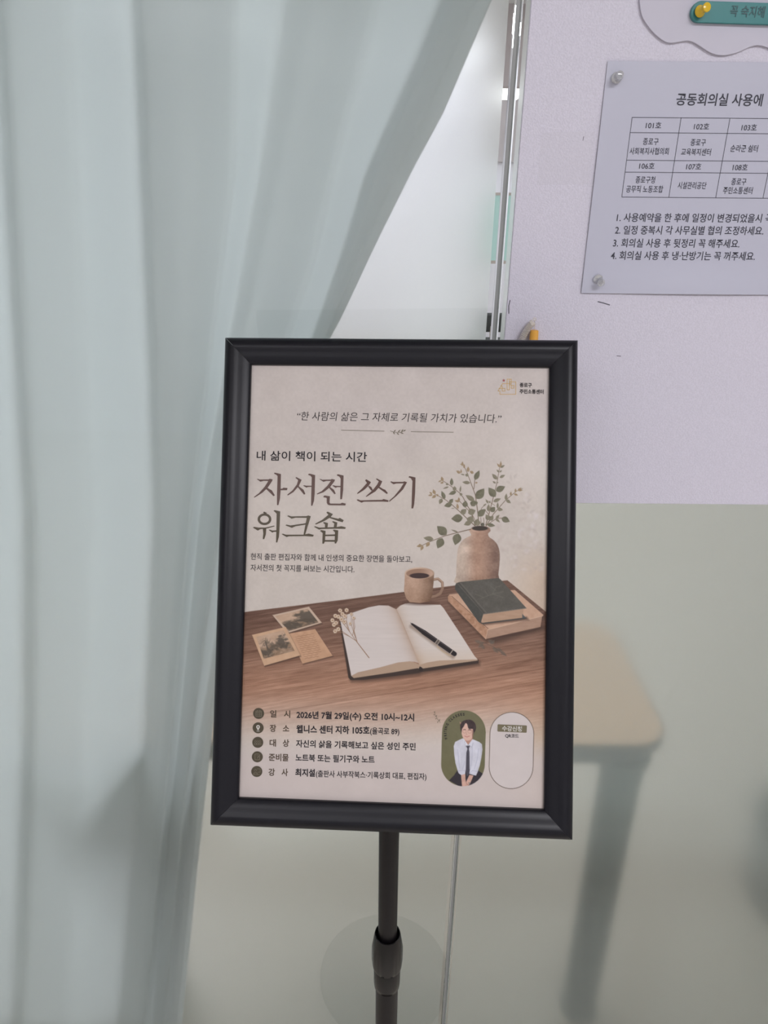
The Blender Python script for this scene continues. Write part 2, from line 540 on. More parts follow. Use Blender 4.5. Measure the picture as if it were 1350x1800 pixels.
def fbm(x, y, seed, o=4):
    s = 0; a = 0.5; t = 0
    for k in range(o):
        s = s + a * vnoise(x * 2 ** k, y * 2 ** k, seed + k); t += a; a *= 0.55
    return s / t - 0.5


def sst(a, b, x):
    t = np.clip((x - a) / (b - a), 0, 1); return t * t * (3 - 2 * t)


C = np.zeros((GNY, GNX, 3))
C[:] = (199, 190, 184)
C += (fbm(PX / 60, PY / 60, 1) * 14 + fbm(PX / 4, PY / 4, 5, 2) * 7)[..., None]
C += (fbm(PX / 120, PY / 90, 21, 3) * 12)[..., None] * np.array([1.0, 1.0, 0.8])
C[..., 2] -= sst(700, 900, PY) * 3
# warm glow behind the books, blurred leaf shade on the wall
g = sst(860, 960, PX) * sst(930, 1030, PY)
C += g[..., None] * np.array([-8, -18, -28])


def bbox(x0, y0, x1, y1, pad):
    m = (PX > x0 - pad) & (PX < x1 + pad) & (PY > y0 - pad) & (PY < y1 + pad)
    js = np.where(m.any(1))[0]; is_ = np.where(m.any(0))[0]
    if len(js) == 0 or len(is_) == 0:
        return None
    return slice(js[0], js[-1] + 1), slice(is_[0], is_[-1] + 1)


def blend(sl, mask, col):
    c = C[sl]
    c[...] = c * (1 - mask[..., None]) + np.broadcast_to(col, c.shape) * mask[..., None]


def sd_poly(x, y, p):
    p = np.asarray(p, float); d = np.full(x.shape, 1e9); s = np.zeros(x.shape, bool)
    for i in range(len(p)):
        a = p[i]; b_ = p[(i + 1) % len(p)]; e = b_ - a
        wx, wy = x - a[0], y - a[1]
        t_ = np.clip((wx * e[0] + wy * e[1]) / (e @ e + 1e-9), 0, 1)
        d = np.minimum(d, (wx - e[0] * t_) ** 2 + (wy - e[1] * t_) ** 2)
        c1 = (a[1] > y) != (b_[1] > y)
        with np.errstate(divide='ignore', invalid='ignore'):
            c2 = x < e[0] * (y - a[1]) / (e[1] if abs(e[1]) > 1e-9 else 1e-9) + a[0]
        s ^= c1 & c2
    d = np.sqrt(d)
    return np.where(s, -d, d)


def smoothp(p, k=4):
    """closed Catmull-Rom through the points"""
    p = np.asarray(p, float); n_ = len(p); o = []
    for i in range(n_):
        a, b_, c, d = p[i - 1], p[i], p[(i + 1) % n_], p[(i + 2) % n_]
        for t_ in np.arange(k) / k:
            o.append(0.5 * (2 * b_ + (c - a) * t_ + (2 * a - 5 * b_ + 4 * c - d) * t_ ** 2 + (3 * b_ - a - 3 * c + d) * t_ ** 3))
    return np.array(o)


def poly(p, col, soft=0.9, alpha=1.0):
    p = np.asarray(p, float)
    sl = bbox(p[:, 0].min(), p[:, 1].min(), p[:, 0].max(), p[:, 1].max(), soft + 1)
    if sl is None: return
    x, y = PX[sl], PY[sl]
    m = np.clip(0.5 - sd_poly(x, y, p) / soft, 0, 1) * alpha
    blend(sl, m, col(x, y) if callable(col) else np.array(col, float))


def ell(cx, cy, rx, ry, col, soft=0.9, alpha=1.0):
    sl = bbox(cx - rx, cy - ry, cx + rx, cy + ry, soft + 1)
    if sl is None: return
    x, y = PX[sl], PY[sl]
    q = np.sqrt(((x - cx) / rx) ** 2 + ((y - cy) / ry) ** 2)
    m = np.clip(0.5 - (q - 1) * min(rx, ry) / soft, 0, 1) * alpha
    blend(sl, m, col(x, y) if callable(col) else np.array(col, float))


def stroke(p, w, col, soft=0.8, alpha=1.0):
    p = np.asarray(p, float)
    w0, w1 = (w if hasattr(w, '__len__') else (w, w))
    W_ = max(w0, w1)
    sl = bbox(p[:, 0].min(), p[:, 1].min(), p[:, 0].max(), p[:, 1].max(), W_ + soft + 1)
    if sl is None: return
    x, y = PX[sl], PY[sl]; best = np.full(x.shape, 1e9)
    nseg = len(p) - 1
    for i in range(nseg):
        a, e = p[i], p[i + 1] - p[i]
        t_ = np.clip(((x - a[0]) * e[0] + (y - a[1]) * e[1]) / (e @ e + 1e-9), 0, 1)
        d = np.hypot(x - a[0] - e[0] * t_, y - a[1] - e[1] * t_)
        best = np.minimum(best, d - (w0 + (w1 - w0) * (i + t_) / nseg) / 2)
    blend(sl, np.clip(0.5 - best / soft, 0, 1) * alpha, np.array(col, float))


def leaf(x0, y0, x1, y1, w, col, alpha=1.0, soft=0.8, rib=True):
    d = np.array([x1 - x0, y1 - y0], float); n_ = np.array([-d[1], d[0]]) / (np.linalg.norm(d) + 1e-6)
    o = np.array([x0, y0], float); up = []; dn = []
    for t_ in np.linspace(0, 1, 9):
        k = math.sin(math.pi * t_ ** 0.8) * w / 2
        up.append(o + d * t_ + n_ * k); dn.append(o + d * t_ - n_ * k)
    c = np.array(col, float)

    def shade(x, y):
        s = ((x - x0) * n_[0] + (y - y0) * n_[1]) / (w / 2 + 1e-6)
        return c + (np.clip(s, -1, 1) * 7 + fbm(x / 3, y / 3, 3, 2) * 16)[..., None]
    poly(up + dn[::-1], shade, soft, alpha)
    if rib and w > 4:
        stroke([o, o + d * 0.9], 0.5, c + 18, 0.9, 0.6 * alpha)


# blurred leaf shadows printed on the wall
for k in range(95):
    t_ = rng.random()
    x = 868 + rng.random() * 88; y = 865 + rng.random() * 140
    if y < 900 and x < 900: continue
    a = rng.random() * 6.28; l = 5 + rng.random() * 9
    leaf(x, y, x + l * math.cos(a), y + l * math.sin(a), 5 + 4 * rng.random(), (186, 172, 164) if rng.random() < .6 else (212, 205, 206), 0.30, 4.0, False)
for (x, y, x1, y1) in ((897, 834, 899, 846), (903, 842, 909, 832), (890, 846, 897, 850), (927, 884, 936, 874), (920, 882, 924, 889), (916, 892, 924, 897), (931, 902, 941, 896), (936, 930, 945, 938)):
    leaf(x, y, x1, y1, 5, (178, 168, 160), 0.4, 2.5, False)

# table in the picture
fade = 1 - sst(1195, 1325, PY)
wood_ang = 0.15


def wood(x, y):
    t_ = y + 0.16 * (x - 690)
    gr = fbm(x / 60, t_ / 2.2, 31, 4) * 44 + fbm(x / 130, t_ / 11, 41, 4) * 34 + fbm(x / 14, t_ / 1.1, 51, 2) * 22
    k = sst(1060, 1250, y)[..., None]
    base = np.array([108, 82, 69]) * (1 - k) + np.array([166, 126, 102]) * k
    base = base + (sst(430, 480, x) - 1)[..., None] * np.array([4, 4, 4])
    seam = np.exp(-((t_ - 1112 + 6 * np.sin(x / 60)) / 1.3) ** 2) * -20 + np.exp(-((t_ - 1218) / 1.2) ** 2) * -22
    return base + (gr + seam)[..., None] * np.array([1, 0.93, 0.86])


tab = [(380, 1083), (440, 1074.5), (600, 1054.6), (690, 1043), (800, 1029), (892, 1020), (958, 1074), (1040, 1140), (1040, 1500), (380, 1500)]
sl = bbox(380, 1015, 1040, 1340, 2)
m = np.clip(0.5 - sd_poly(PX[sl], PY[sl], tab) / 0.9, 0, 1) * fade[sl]
blend(sl, m, wood(PX[sl], PY[sl]))
# pale sheet at the foot of the poster
C[...] = C + (sst(1290, 1345, PY) * 1.0)[..., None] * (np.array([194, 183, 178]) + (fbm(PX / 30, PY / 30, 61) * 8)[..., None] - C) * 0.85

# cards
def shadow(p, dx, dy, soft, alpha):
    poly(np.asarray(p, float) + np.array([dx, dy]), (52, 38, 32), soft, alpha)


cA = [(478.8, 1081.2), (543.2, 1066.5), (565.8, 1094.6), (505, 1113)]
cB = [(443, 1116), (502.2, 1102), (528, 1152), (464.3, 1170.4)]
cC = [(508, 1113.6), (554, 1105.6), (584.8, 1152.7), (531.6, 1166.7)]


def card_uv(q, x, y):
    o = np.array(q[0]); ex = np.array(q[1]) - o; ey = np.array(q[3]) - o
    det = ex[0] * ey[1] - ex[1] * ey[0]
    return ((x - o[0]) * ey[1] - (y - o[1]) * ey[0]) / det, (ex[0] * (y - o[1]) - ex[1] * (x - o[0])) / det


def scenic(q, kind):
    def f(x, y):
        u, v = card_uv(q, x, y)
        sky = np.array([184, 156, 132]) + (fbm(u * 5, v * 5, 71) * 30)[..., None]
        gnd = np.array([146, 122, 100]) + (fbm(u * 9, v * 14, 73) * 60)[..., None]
        k = sst(.5, .62, v + 0.25 * fbm(u * 4, v * 0 + 1, 75))[..., None]
        c = sky * (1 - k) + gnd * k
        nz = lambda k_, sd_, am: fbm(u * k_, v * k_, sd_, 5) * am
        if kind == 0:
            tr = np.maximum(sst(.50, .26, np.hypot((u - .83) * 1.0, (v - .45)) + nz(9, 77, .5)), sst(.32, .12, np.hypot((u - .14), (v - .72) * .9) + nz(9, 78, .4)))
            tr = np.maximum(tr, sst(.26, .06, np.hypot(u - .34, (v - .75)) + nz(10, 79, .3)))
            tr = np.maximum(tr, .55 * sst(.70, .95, v + nz(8, 80, .5)))
        else:
            tr = np.maximum(sst(.30, .10, np.hypot((u - .82), (v - .50) * .8) + nz(10, 81, .45)), .8 * sst(.34, .10, np.hypot((u - .25) * .9, (v - .34)) + np.abs(nz(16, 82, 1.1))))
            tr = np.maximum(tr, sst(.28, .06, np.hypot((u - .2) * .8, (v - .78)) + nz(10, 83, .4)))
            tr = np.maximum(tr, .8 * sst(.22, .05, np.hypot((u - .52) * .7, (v - .60)) + nz(11, 84, .4)))
            tr = np.maximum(tr, sst(.035, .015, np.abs(u - .27 + .04 * v)) * (v > .3) * (v < .8))
        return c * (1 - .8 * tr[..., None]) + np.array([76, 70, 62]) * .8 * tr[..., None]
    return f


shadow(cA, 1.2, 2, 3, .5); poly(cA, (190, 168, 148))
iA = [(483.5, 1083), (541, 1070), (560, 1094), (508, 1109)]
poly(iA, scenic(iA, 0))
shadow(cC, 1.2, 2, 3, .5); poly(cC, lambda x, y: np.array([188, 150, 120]) + (fbm(x / 8, y / 8, 91) * 18)[..., None])
for k in range(12):
    f0 = .14 + .065 * k
    p0 = np.array(cC[0]) + (np.array(cC[3]) - np.array(cC[0])) * f0; e = np.array(cC[1]) - np.array(cC[0])
    pts = [p0 + e * s + np.array([0, .5 * math.sin(37 * s + 3 * k) + .3 * math.sin(91 * s + k)]) for s in np.linspace(.16, .86 if k < 10 else .7, 26)]
    stroke(pts, .55, (120, 84, 64), .8, .75)
shadow(cB, 1.2, 2.2, 3, .55); poly(cB, lambda x, y: np.array([194, 160, 130]) + (fbm(x / 8, y / 8, 93) * 16)[..., None])
iB = [(450.3, 1119.7), (498.6, 1107.5), (518, 1144), (463.7, 1158)]
poly(iB, scenic(iB, 1))

# notebook
nbL = [(596.8, 1084.6), (611, 1080), (627, 1074.5), (648, 1067.5), (666, 1064), (683, 1064.5), (696.4, 1071), (704, 1086), (712, 1106), (725, 1137), (736.8, 1166), (729, 1163.4), (720, 1162.4), (699.5, 1164.5), (668.4, 1173), (640, 1179.5), (629, 1182), (617.5, 1188), (610, 1150)]
nbR = [(696.4, 1071), (703.6, 1064.5), (712, 1061), (720, 1060), (749, 1062.4), (774, 1063), (779, 1068), (806, 1109), (834, 1153), (839.5, 1159), (820, 1159.6), (803, 1160), (772, 1161), (751, 1164.5), (737, 1169), (725, 1137), (712, 1106), (704, 1086)]
cover = [(595.5, 1085), (600, 1084), (617, 1188), (736, 1172), (838, 1158), (841.5, 1160), (841, 1166), (742, 1181), (736, 1183), (640, 1195), (616, 1195.5), (612.5, 1191)]
shadow(cover, 2, 3.5, 7, .6)
poly(cover, (62, 50, 44))
edges = [(617, 1188), (629, 1182), (668, 1173), (700, 1164), (722, 1162), (737, 1168), (752, 1163), (772, 1160.5), (838, 1157), (840, 1161), (790, 1168), (744, 1175), (738, 1176), (734, 1174.5), (690, 1182), (622, 1192)]
poly(edges, lambda x, y: np.array([170, 146, 124]) + (np.sin((y + .13 * x) * 4) * 7)[..., None], .9)
poly(smoothp([(738, 1171.5), (736, 1178), (741, 1180), (744, 1176)], 2), (48, 40, 38), 1)


def pageL(x, y):
    s = (x - (696.4 + (y - 1071) * .42))
    return np.array([202, 193, 187]) - (np.exp(s / 11) * 1.0)[..., None] * np.array([24, 36, 46]) + (fbm(x / 40, y / 3, 95) * 8)[..., None]


def pageR(x, y):
    s = (x - (696.4 + (y - 1071) * .42))
    return np.array([204, 195, 187]) - (np.exp(-s / 9) * 1.0)[..., None] * np.array([22, 32, 40]) - sst(1130, 1165, y)[..., None] * np.array([3, 8, 14]) + (fbm(x / 40, y / 3, 97) * 8)[..., None]


poly(nbL, pageL); poly(nbR, pageR)
# pen
tip, end = np.array([724.4, 1097.0]), np.array([799.0, 1149.5])
stroke([tip + (-1, 4), end + (-3, 5)], 7, (120, 100, 84), 5, .55)
stroke([(721.6, 1094.8), tip], (0.8, 2.4), (110, 104, 100))
stroke([tip, tip + (end - tip) * .28], (3.2, 8.2), (40, 34, 34))
stroke([tip + (end - tip) * .28, end], (8.4, 8.0), (38, 32, 33))
stroke([tip + (end - tip) * .06 + (1.2, -1.6), tip + (end - tip) * .9 + (1.6, -2.2)], 1.1, (112, 104, 104), 1, .6)
for f0, c in ((.575, (176, 164, 150)), (.60, (120, 108, 98)), (.625, (170, 158, 144)), (.93, (184, 172, 158))):
    p0 = tip + (end - tip) * f0; q = np.array([-.575, .818]) * 4.1
    stroke([p0 - q, p0 + q], 1.3, c)
stroke([(768.5, 1136.5), (776, 1143.5), (786, 1150), (792, 1152.5)], 1.3, (186, 164, 132))
# dried flowers on the page
Z = lambda x, y: (575 + x / 4.82, 1040 + y / 4.82)
stem = (142, 112, 88)
for p in ([(355, 560), (255, 430), (230, 340), (215, 230)], [(255, 430), (180, 325), (150, 240), (130, 190)], [(250, 420), (190, 380), (120, 330), (95, 318)],
          [(180, 325), (110, 235), (70, 205)], [(190, 340), (165, 250), (165, 160)], [(215, 370), (235, 300), (225, 222)], [(150, 270), (110, 160)], [(120, 290), (58, 285)], [(190, 380), (120, 345), (68, 335)], [(240, 390), (205, 280), (205, 190)]):
    stroke([Z(*q) for q in p], (.9, .7) if p[0] != (355, 560) else (1.5, .8), stem)
for (x, y) in ((110, 160), (165, 157), (70, 205), (45, 243), (58, 280), (95, 318), (68, 335), (130, 190), (205, 190), (225, 222), (95, 212), (150, 207), (145, 255), (195, 270), (120, 235), (75, 265)):
    c = Z(x, y); r = 3.5 if x < 180 else 2.6
    ell(c[0] + .6, c[1] + .8, r, r, (120, 92, 72), 1.6, .7)
    for k in range(6):
        a = k * 1.05 + x
        ell(c[0] + r * .55 * math.cos(a), c[1] + r * .55 * math.sin(a), r * .5, r * .5, (206 - 6 * (k % 3), 188 - 8 * (k % 3), 166 - 8 * (k % 3)), .9)
    ell(c[0], c[1], r * .33, r * .33, (150, 118, 88), .8)

# vase
vase = [(826, 930), (828.3, 940), (822, 944), (814, 949), (807, 959), (804, 971), (802.5, 990), (802, 1012), (803, 1026), (873, 1026), (876, 1010), (878.5, 985), (878, 969), (874, 957), (867, 949), (860, 944), (858, 938), (861, 931)]


def vcol(x, y):
    s = (x - 803) / 75
    a, b_, c = np.array([190, 172, 156]), np.array([168, 136, 116]), np.array([124, 100, 88])
    k1 = sst(.1, .5, s)[..., None]; k2 = sst(.5, 1.0, s)[..., None]
    r_ = (a * (1 - k1) + b_ * k1) * (1 - k2) + c * k2
    return r_ + (fbm(x / 14, y / 14, 101) * 34 + fbm(x / 3, y / 3, 103, 2) * 18)[..., None] * np.array([1, 1, .9]) - sst(1000, 1022, y)[..., None] * 12 + (np.exp(-((x - 819) ** 2 + (y - 966) ** 2) / 40) * 24)[..., None]


poly(smoothp(vase, 3), vcol)
ell(844.5, 930.5, 17.4, 6.2, lambda x, y: vcol(x, y) + 6)
ell(843.5, 928.6, 14, 4.2, (66, 58, 52))
# stems and leaves
Q = lambda x, y: (725 + x / 6.75, 800 + y / 6.75)
G1, G2, G3, TW = (112, 109, 90), (128, 122, 103), (152, 132, 104), (104, 86, 66)
for p, w in (([(740, 838), (640, 745), (560, 670), (470, 590), (400, 535), (300, 480), (240, 440)], (1.3, .7)), ([(745, 835), (690, 660), (650, 600), (600, 500), (560, 450), (460, 370), (370, 310), (345, 290)], (1.3, .7)),
             ([(790, 830), (770, 640), (745, 470), (690, 320), (640, 190), (595, 95)], (1.4, .7)), ([(730, 400), (740, 290)], 1.0), ([(870, 830), (910, 690), (960, 500), (1000, 340), (1025, 200), (1048, 80)], (1.3, .7)),
             ([(875, 840), (960, 700), (1100, 540), (1230, 430), (1310, 395)], (1.3, .6)), ([(880, 830), (1000, 750), (1060, 748)], .9), ([(690, 880), (560, 912), (380, 960), (200, 1030), (90, 1085)], (1.4, .8)),
             ([(850, 830), (845, 745)], .8), ([(815, 820), (810, 740)], .8), ([(760, 800), (700, 690), (590, 580), (545, 530)], .8), ([(900, 700), (860, 650)], .8), ([(800, 700), (820, 630), (870, 580)], .7), ([(980, 600), (890, 540)], .5)):
    stroke([Q(*q) for q in p], w, TW)
for (x0, y0, x1, y1, w, c) in (
        (740, 295, 795, 180, 62, G1), (760, 520, 852, 395, 100, G1), (685, 330, 590, 320, 40, G2), (985, 495, 903, 385, 88, G1), (990, 425, 1100, 372, 75, G1), (960, 552, 1050, 515, 42, G2),
        (1005, 288, 945, 222, 45, G2), (1035, 268, 1100, 235, 34, G2), (990, 335, 950, 310, 22, G2), (465, 362, 465, 270, 42, G1), (520, 432, 430, 466, 46, G1), (565, 440, 574, 362, 20, G2), (735, 540, 630, 475, 58, G2),
        (385, 520, 345, 425, 46, G1), (350, 515, 320, 582, 46, G2), (470, 580, 375, 605, 58, G1), (440, 570, 482, 518, 46, G1), (597, 745, 460, 755, 98, G1), (500, 425, 500, 368, 46, G2), (575, 700, 640, 640, 66, G2),
        (620, 620, 632, 540, 66, G1), (660, 690, 750, 655, 80, G2), (700, 605, 745, 540, 72, G1), (740, 580, 775, 555, 40, G1), (560, 470, 595, 462, 34, G2), (680, 800, 700, 722, 90, G2), (765, 840, 770, 755, 80, G2), (700, 790, 610, 828, 60, G2),
        (830, 845, 835, 800, 50, (96, 92, 80)), (775, 725, 868, 640, 78, G1), (900, 670, 905, 580, 40, G2), (930, 672, 980, 615, 64, G1), (915, 770, 870, 705, 60, G2), (915, 775, 960, 720, 55, G2), (1005, 640, 1075, 650, 42, G2),
        (1010, 635, 1012, 558, 26, G2), (1108, 535, 1115, 455, 34, G2), (1110, 530, 1168, 570, 38, G2), (1165, 480, 1170, 432, 24, G3), (1222, 445, 1225, 395, 24, G3), (1205, 460, 1252, 478, 26, G3),
        (1058, 745, 1155, 790, 72, G1), (985, 750, 1038, 800, 28, G2), (990, 755, 1032, 708, 30, G2), (885, 825, 982, 838, 46, G1), (640, 255, 655, 215, 40, G2), (725, 215, 680, 190, 34, G3), (660, 200, 662, 135, 34, G3), (620, 235, 570, 225, 16, G2),
        (570, 215, 520, 185, 34, G3), (580, 215, 575, 165, 18, G3), (590, 130, 595, 75, 26, G3), (612, 155, 616, 105, 22, G3), (605, 110, 560, 108, 12, G3), (360, 310, 345, 255, 34, G3), (370, 320, 330, 335, 24, G3), (345, 300, 305, 320, 18, G3),
        (425, 340, 395, 350, 26, G2), (430, 375, 360, 400, 20, G2), (268, 465, 245, 405, 36, G3), (240, 470, 185, 480, 22, G3), (280, 475, 230, 510, 34, G3), (235, 460, 200, 438, 20, G3), (300, 490, 295, 460, 22, G3), (560, 550, 500, 540, 30, G3),
        (555, 545, 548, 500, 26, G3), (540, 640, 530, 572, 30, G3), (500, 630, 455, 632, 8, G2), (1045, 145, 1050, 72, 26, G3), (1040, 145, 1003, 98, 22, G3), (1045, 150, 1096, 118, 26, G2), (1030, 205, 998, 172, 22, G2), (1035, 205, 1060, 178, 20, G2),
        (1250, 425, 1295, 385, 28, G3), (1255, 425, 1312, 412, 20, G3), (1000, 330, 1022, 322, 14, G2), (900, 575, 868, 522, 22, G2), (910, 570, 925, 540, 18, G2), (840, 605, 880, 575, 18, G2), (745, 330, 775, 325, 20, G3),
        (405, 945, 292, 842, 106, G1), (355, 985, 298, 1108, 96, G1), (545, 930, 505, 1068, 104, G1), (250, 998, 130, 982, 58, G2), (200, 1030, 163, 1090, 44, G3), (115, 1068, 48, 1085, 34, G3), (125, 1075, 98, 1132, 34, G3), (540, 915, 460, 885, 20, G2), (90, 1070, 85, 1052, 20, G3)):
    a, b_ = Q(x0, y0), Q(x1, y1)
    leaf(a[0], a[1], b_[0], b_[1], w / 6.75, c)

# mug
stroke([(761, 1019), (770, 1017.5), (777.5, 1024), (778, 1034), (774, 1043), (766, 1047.5), (759, 1049)], 4.6, (140, 114, 96))
stroke([(761, 1018.5), (770, 1016.6), (777, 1022), (778.5, 1031)], 1.6, (178, 152, 130))
ell(740, 1060, 28, 4, (70, 48, 40), 4, .6)
mug = [(711.6, 1008), (711, 1024), (710, 1038), (713.5, 1051), (720, 1058.4), (738, 1060), (755, 1057.4), (760, 1046), (762.4, 1022), (763, 1008)]
poly(mug, lambda x, y: np.array([176, 146, 124]) - (sst(730, 765, x) * 52)[..., None] * np.array([1, .92, .85]) - sst(1030, 1060, y)[..., None] * 14 + (fbm(x / 10, y / 10, 111) * 26 + fbm(x / 2, y / 2, 113, 2) * 14)[..., None])
ell(737.4, 1007.4, 25.8, 10, lambda x, y: np.array([196, 170, 148]) - sst(730, 765, x)[..., None] * 26)
ell(737.4, 1008.2, 23.6, 8.4, lambda x, y: np.array([150, 120, 100]) + sst(735, 765, x)[..., None] * 40)
ell(737.2, 1012, 17.2, 4.8, (66, 50, 48))

# lower book, then the green one
lowcov = [(787.4, 1049), (790, 1045), (806, 1043), (905, 1037), (955.5, 1081), (951, 1085), (857, 1107.5), (853.5, 1123), (788, 1056)]
shadow(lowcov, 2, 5, 9, .6); shadow([(850, 1120), (952, 1099), (960, 1105), (870, 1132)], 0, 0, 10, .6)
poly(lowcov, lambda x, y: np.array([190, 156, 132]) + (fbm(x / 6, y / 6, 121) * 18)[..., None])
poly([(787.4, 1049), (791, 1046.5), (857, 1106), (853.5, 1123.5), (788, 1057)], lambda x, y: np.array([168, 130, 104]) + (fbm(x / 5, y / 5, 123) * 54)[..., None])
stroke([(794, 1048), (858, 1105)], 1.2, (126, 96, 76)); stroke([(857.5, 1107), (854, 1123)], 1.3, (196, 164, 140))
poly([(858, 1107.5), (953, 1083), (950, 1102), (855, 1123)], lambda x, y: np.array([164, 134, 114]) + (np.sin((y + .24 * x) * 3.3) * 7 + fbm(x / 12, y / 3, 125) * 18)[..., None])
stroke([(858, 1107), (954, 1082.6)], 1.0, (202, 174, 150))
grn = [(800, 1029), (802, 1025), (808, 1023), (876, 1016), (880, 1018.5), (925, 1068.5), (850, 1079), (845, 1095.5), (841, 1093), (800, 1036)]
shadow([(845, 1094), (926, 1084), (930, 1090), (850, 1099)], 0, 0, 4, .6)
poly(grn, lambda x, y: np.array([90, 87, 80]) + (fbm(x / 9, y / 9, 131) * 16 + fbm(x / 2, y / 2, 133, 2) * 8)[..., None])
poly([(800, 1029), (803, 1026), (849, 1078), (845, 1096), (841, 1093), (800, 1036)], lambda x, y: np.array([74, 73, 68]) + (fbm(x / 4, y / 4, 135) * 14)[..., None])
stroke([(810, 1025), (855, 1077)], 1.0, (108, 104, 96)); stroke([(806, 1024.5), (851, 1077.5)], .8, (58, 56, 52))
poly([(850, 1080.5), (920, 1070.5), (919, 1085.5), (847, 1095)], lambda x, y: np.array([172, 142, 118]) + (np.sin((y + .13 * x) * 3.3) * 6 + fbm(x / 14, y / 3, 137) * 16)[..., None])
stroke([(846.5, 1096), (884, 1091.5), (921, 1087), (924.5, 1086)], 1.7, (62, 66, 66)); poly([(918, 1079), (924.5, 1086), (918, 1086.5)], (84, 86, 86))
stroke([(850, 1079.5), (925, 1069)], 1.2, (104, 102, 94))
for p in ([(845, 1052), (866, 1044), (885, 1040)], [(866, 1044), (872, 1032), (880, 1030)], [(858, 1047), (852, 1038)], [(866, 1044), (884, 1050)], [(835, 1044), (850, 1050)], [(872, 1038), (862, 1030)]):
    stroke(p, .9, (112, 108, 96), 1.4, .7)
# dry twig beside the books
for (x0, y0, x1, y1) in ((850, 1128, 841, 1139), (858, 1125, 868, 1131), (866, 1138, 876, 1148), (846, 1130, 834, 1126), (862, 1132, 870, 1125), (872, 1140, 884, 1145), (880, 1146, 890, 1152), (846, 1134, 852, 1141)):
    leaf(x0, y0, x1, y1, 6, (96, 90, 80), .6, 1.2, False)
stroke([(846, 1128), (866, 1136), (890, 1153)], 1.2, (92, 80, 70), 1, .6)

# badges: portrait, registration
def stadium(cx0, cy0, cx1, cy1, r, k=20):
    p = [(cx0 + r * math.cos(a), cy0 - r * math.sin(a)) for a in np.linspace(0, math.pi, k)]
    return p + [(cx1 - r * math.cos(a), cy1 + r * math.sin(a)) for a in np.linspace(0, math.pi, k)]


badge = stadium(815.4, 1287, 813.8, 1343.5, 38.6)
sdb = None
bsl = bbox(772, 1244, 858, 1388, 2)
keep = C[bsl].copy()
poly(badge, lambda x, y: np.array([107, 104, 78]) + (fbm(x / 9, y / 9, 141) * 8)[..., None] - sst(1300, 1380, y)[..., None] * np.array([2, 3, 6]))
K = lambda pts: [(770 + x / 11.61, 1240 + y / 11.61) for x, y in pts]
poly(K([(225, 1530), (330, 1420), (400, 1315), (560, 1310), (650, 1310), (815, 1325), (925, 1400), (860, 1530), (700, 1660), (480, 1680)]), (50, 45, 50))
poly(K([(468, 1410), (555, 1395), (560, 1500), (570, 1570), (600, 1500), (640, 1415), (722, 1432), (690, 1510), (650, 1600), (600, 1655), (490, 1655), (480, 1540)]), lambda x, y: np.array([196, 158, 142]) + (fbm(x / 4, y / 4, 143) * 26)[..., None])
stroke(K([(570, 1560), (580, 1600), (620, 1620)]), .7, (150, 112, 98)); ell(*K([(637, 1585)])[0], 1.6, 1.5, (140, 132, 122))
poly(K([(440, 330), (520, 640), (530, 760), (610, 800), (700, 720), (715, 620), (650, 500)]), (176, 134, 118), 1, 1)
poly(smoothp(K([(480, 500), (482, 580), (510, 660), (560, 712), (610, 720), (665, 700), (705, 640), (722, 540), (715, 440), (600, 340), (500, 400)]), 3), lambda x, y: np.array([208, 172, 156]) - sst(826, 833, x)[..., None] * 14)
shirt = K([(512, 668), (430, 705), (350, 745), (320, 830), (330, 1000), (355, 1180), (400, 1330), (420, 1385), (470, 1420), (552, 1400), (565, 1310), (650, 1308), (636, 1392), (710, 1418), (775, 1432), (812, 1350), (850, 1230), (885, 1060), (906, 900), (895, 790), (840, 745), (710, 690), (670, 770), (612, 805), (550, 745)])
poly(shirt, lambda x, y: np.array([199, 199, 208]) + (fbm(x / 7, y / 12, 145) * 26)[..., None] - (sst(838, 848, x) * 8)[..., None])
for p in ([(700, 860), (690, 1100), (660, 1300)], [(830, 880), (800, 1100), (740, 1300)], [(400, 900), (420, 1100), (440, 1280)], [(545, 1150), (500, 1300)], [(640, 1390), (700, 1330), (800, 1345)], [(410, 1330), (480, 1330), (560, 1330)]):
    stroke(K(p), .8, (158, 160, 178), 1.6, .7)
poly(K([(512, 668), (540, 700), (610, 800), (560, 850), (525, 770)]), (210, 210, 218)); poly(K([(700, 690), (720, 760), (680, 845), (620, 800)]), (206, 206, 216))
stroke(K([(540, 730), (560, 850), (600, 812)]), .6, (150, 152, 166)); stroke(K([(715, 760), (690, 850), (625, 812)]), .6, (150, 152, 166))
poly(K([(568, 825), (652, 820), (630, 885), (642, 960), (645, 1300), (620, 1420), (590, 1450), (565, 1330), (578, 960), (600, 885)]), lambda x, y: np.array([74, 71, 80]) + (fbm(x / 3, y / 3, 147) * 12)[..., None])
hair = K([(452, 440), (455, 390), (480, 345), (530, 308), (620, 288), (700, 308), (755, 365), (776, 440), (765, 510), (735, 560), (722, 600), (712, 480), (640, 486), (612, 450), (600, 395), (580, 365), (555, 370), (525, 430), (490, 480), (478, 560), (462, 500)])
poly(smoothp(hair, 2), lambda x, y: np.array([66, 54, 54]) + (fbm(x / 2, y / 5, 149) * 34)[..., None])
poly(K([(700, 500), (712, 505), (715, 650), (700, 690), (695, 600)]), (120, 84, 74), 1, .7)
for cx, r in ((540, 36), (645, 40)):
    a = np.linspace(0, 2 * math.pi, 20)
    stroke(K([(cx + r * math.cos(t_), 528 + r * math.sin(t_)) for t_ in a]), .45, (150, 112, 98), .8, .8)
stroke(K([(520, 496), (560, 494)]), 1.0, (74, 54, 50)); stroke(K([(620, 500), (675, 502)]), 1.0, (74, 54, 50))
stroke(K([(582, 560), (572, 592), (595, 598)]), .5, (168, 126, 112)); stroke(K([(545, 625), (590, 645), (640, 625)]), .9, (168, 96, 92))
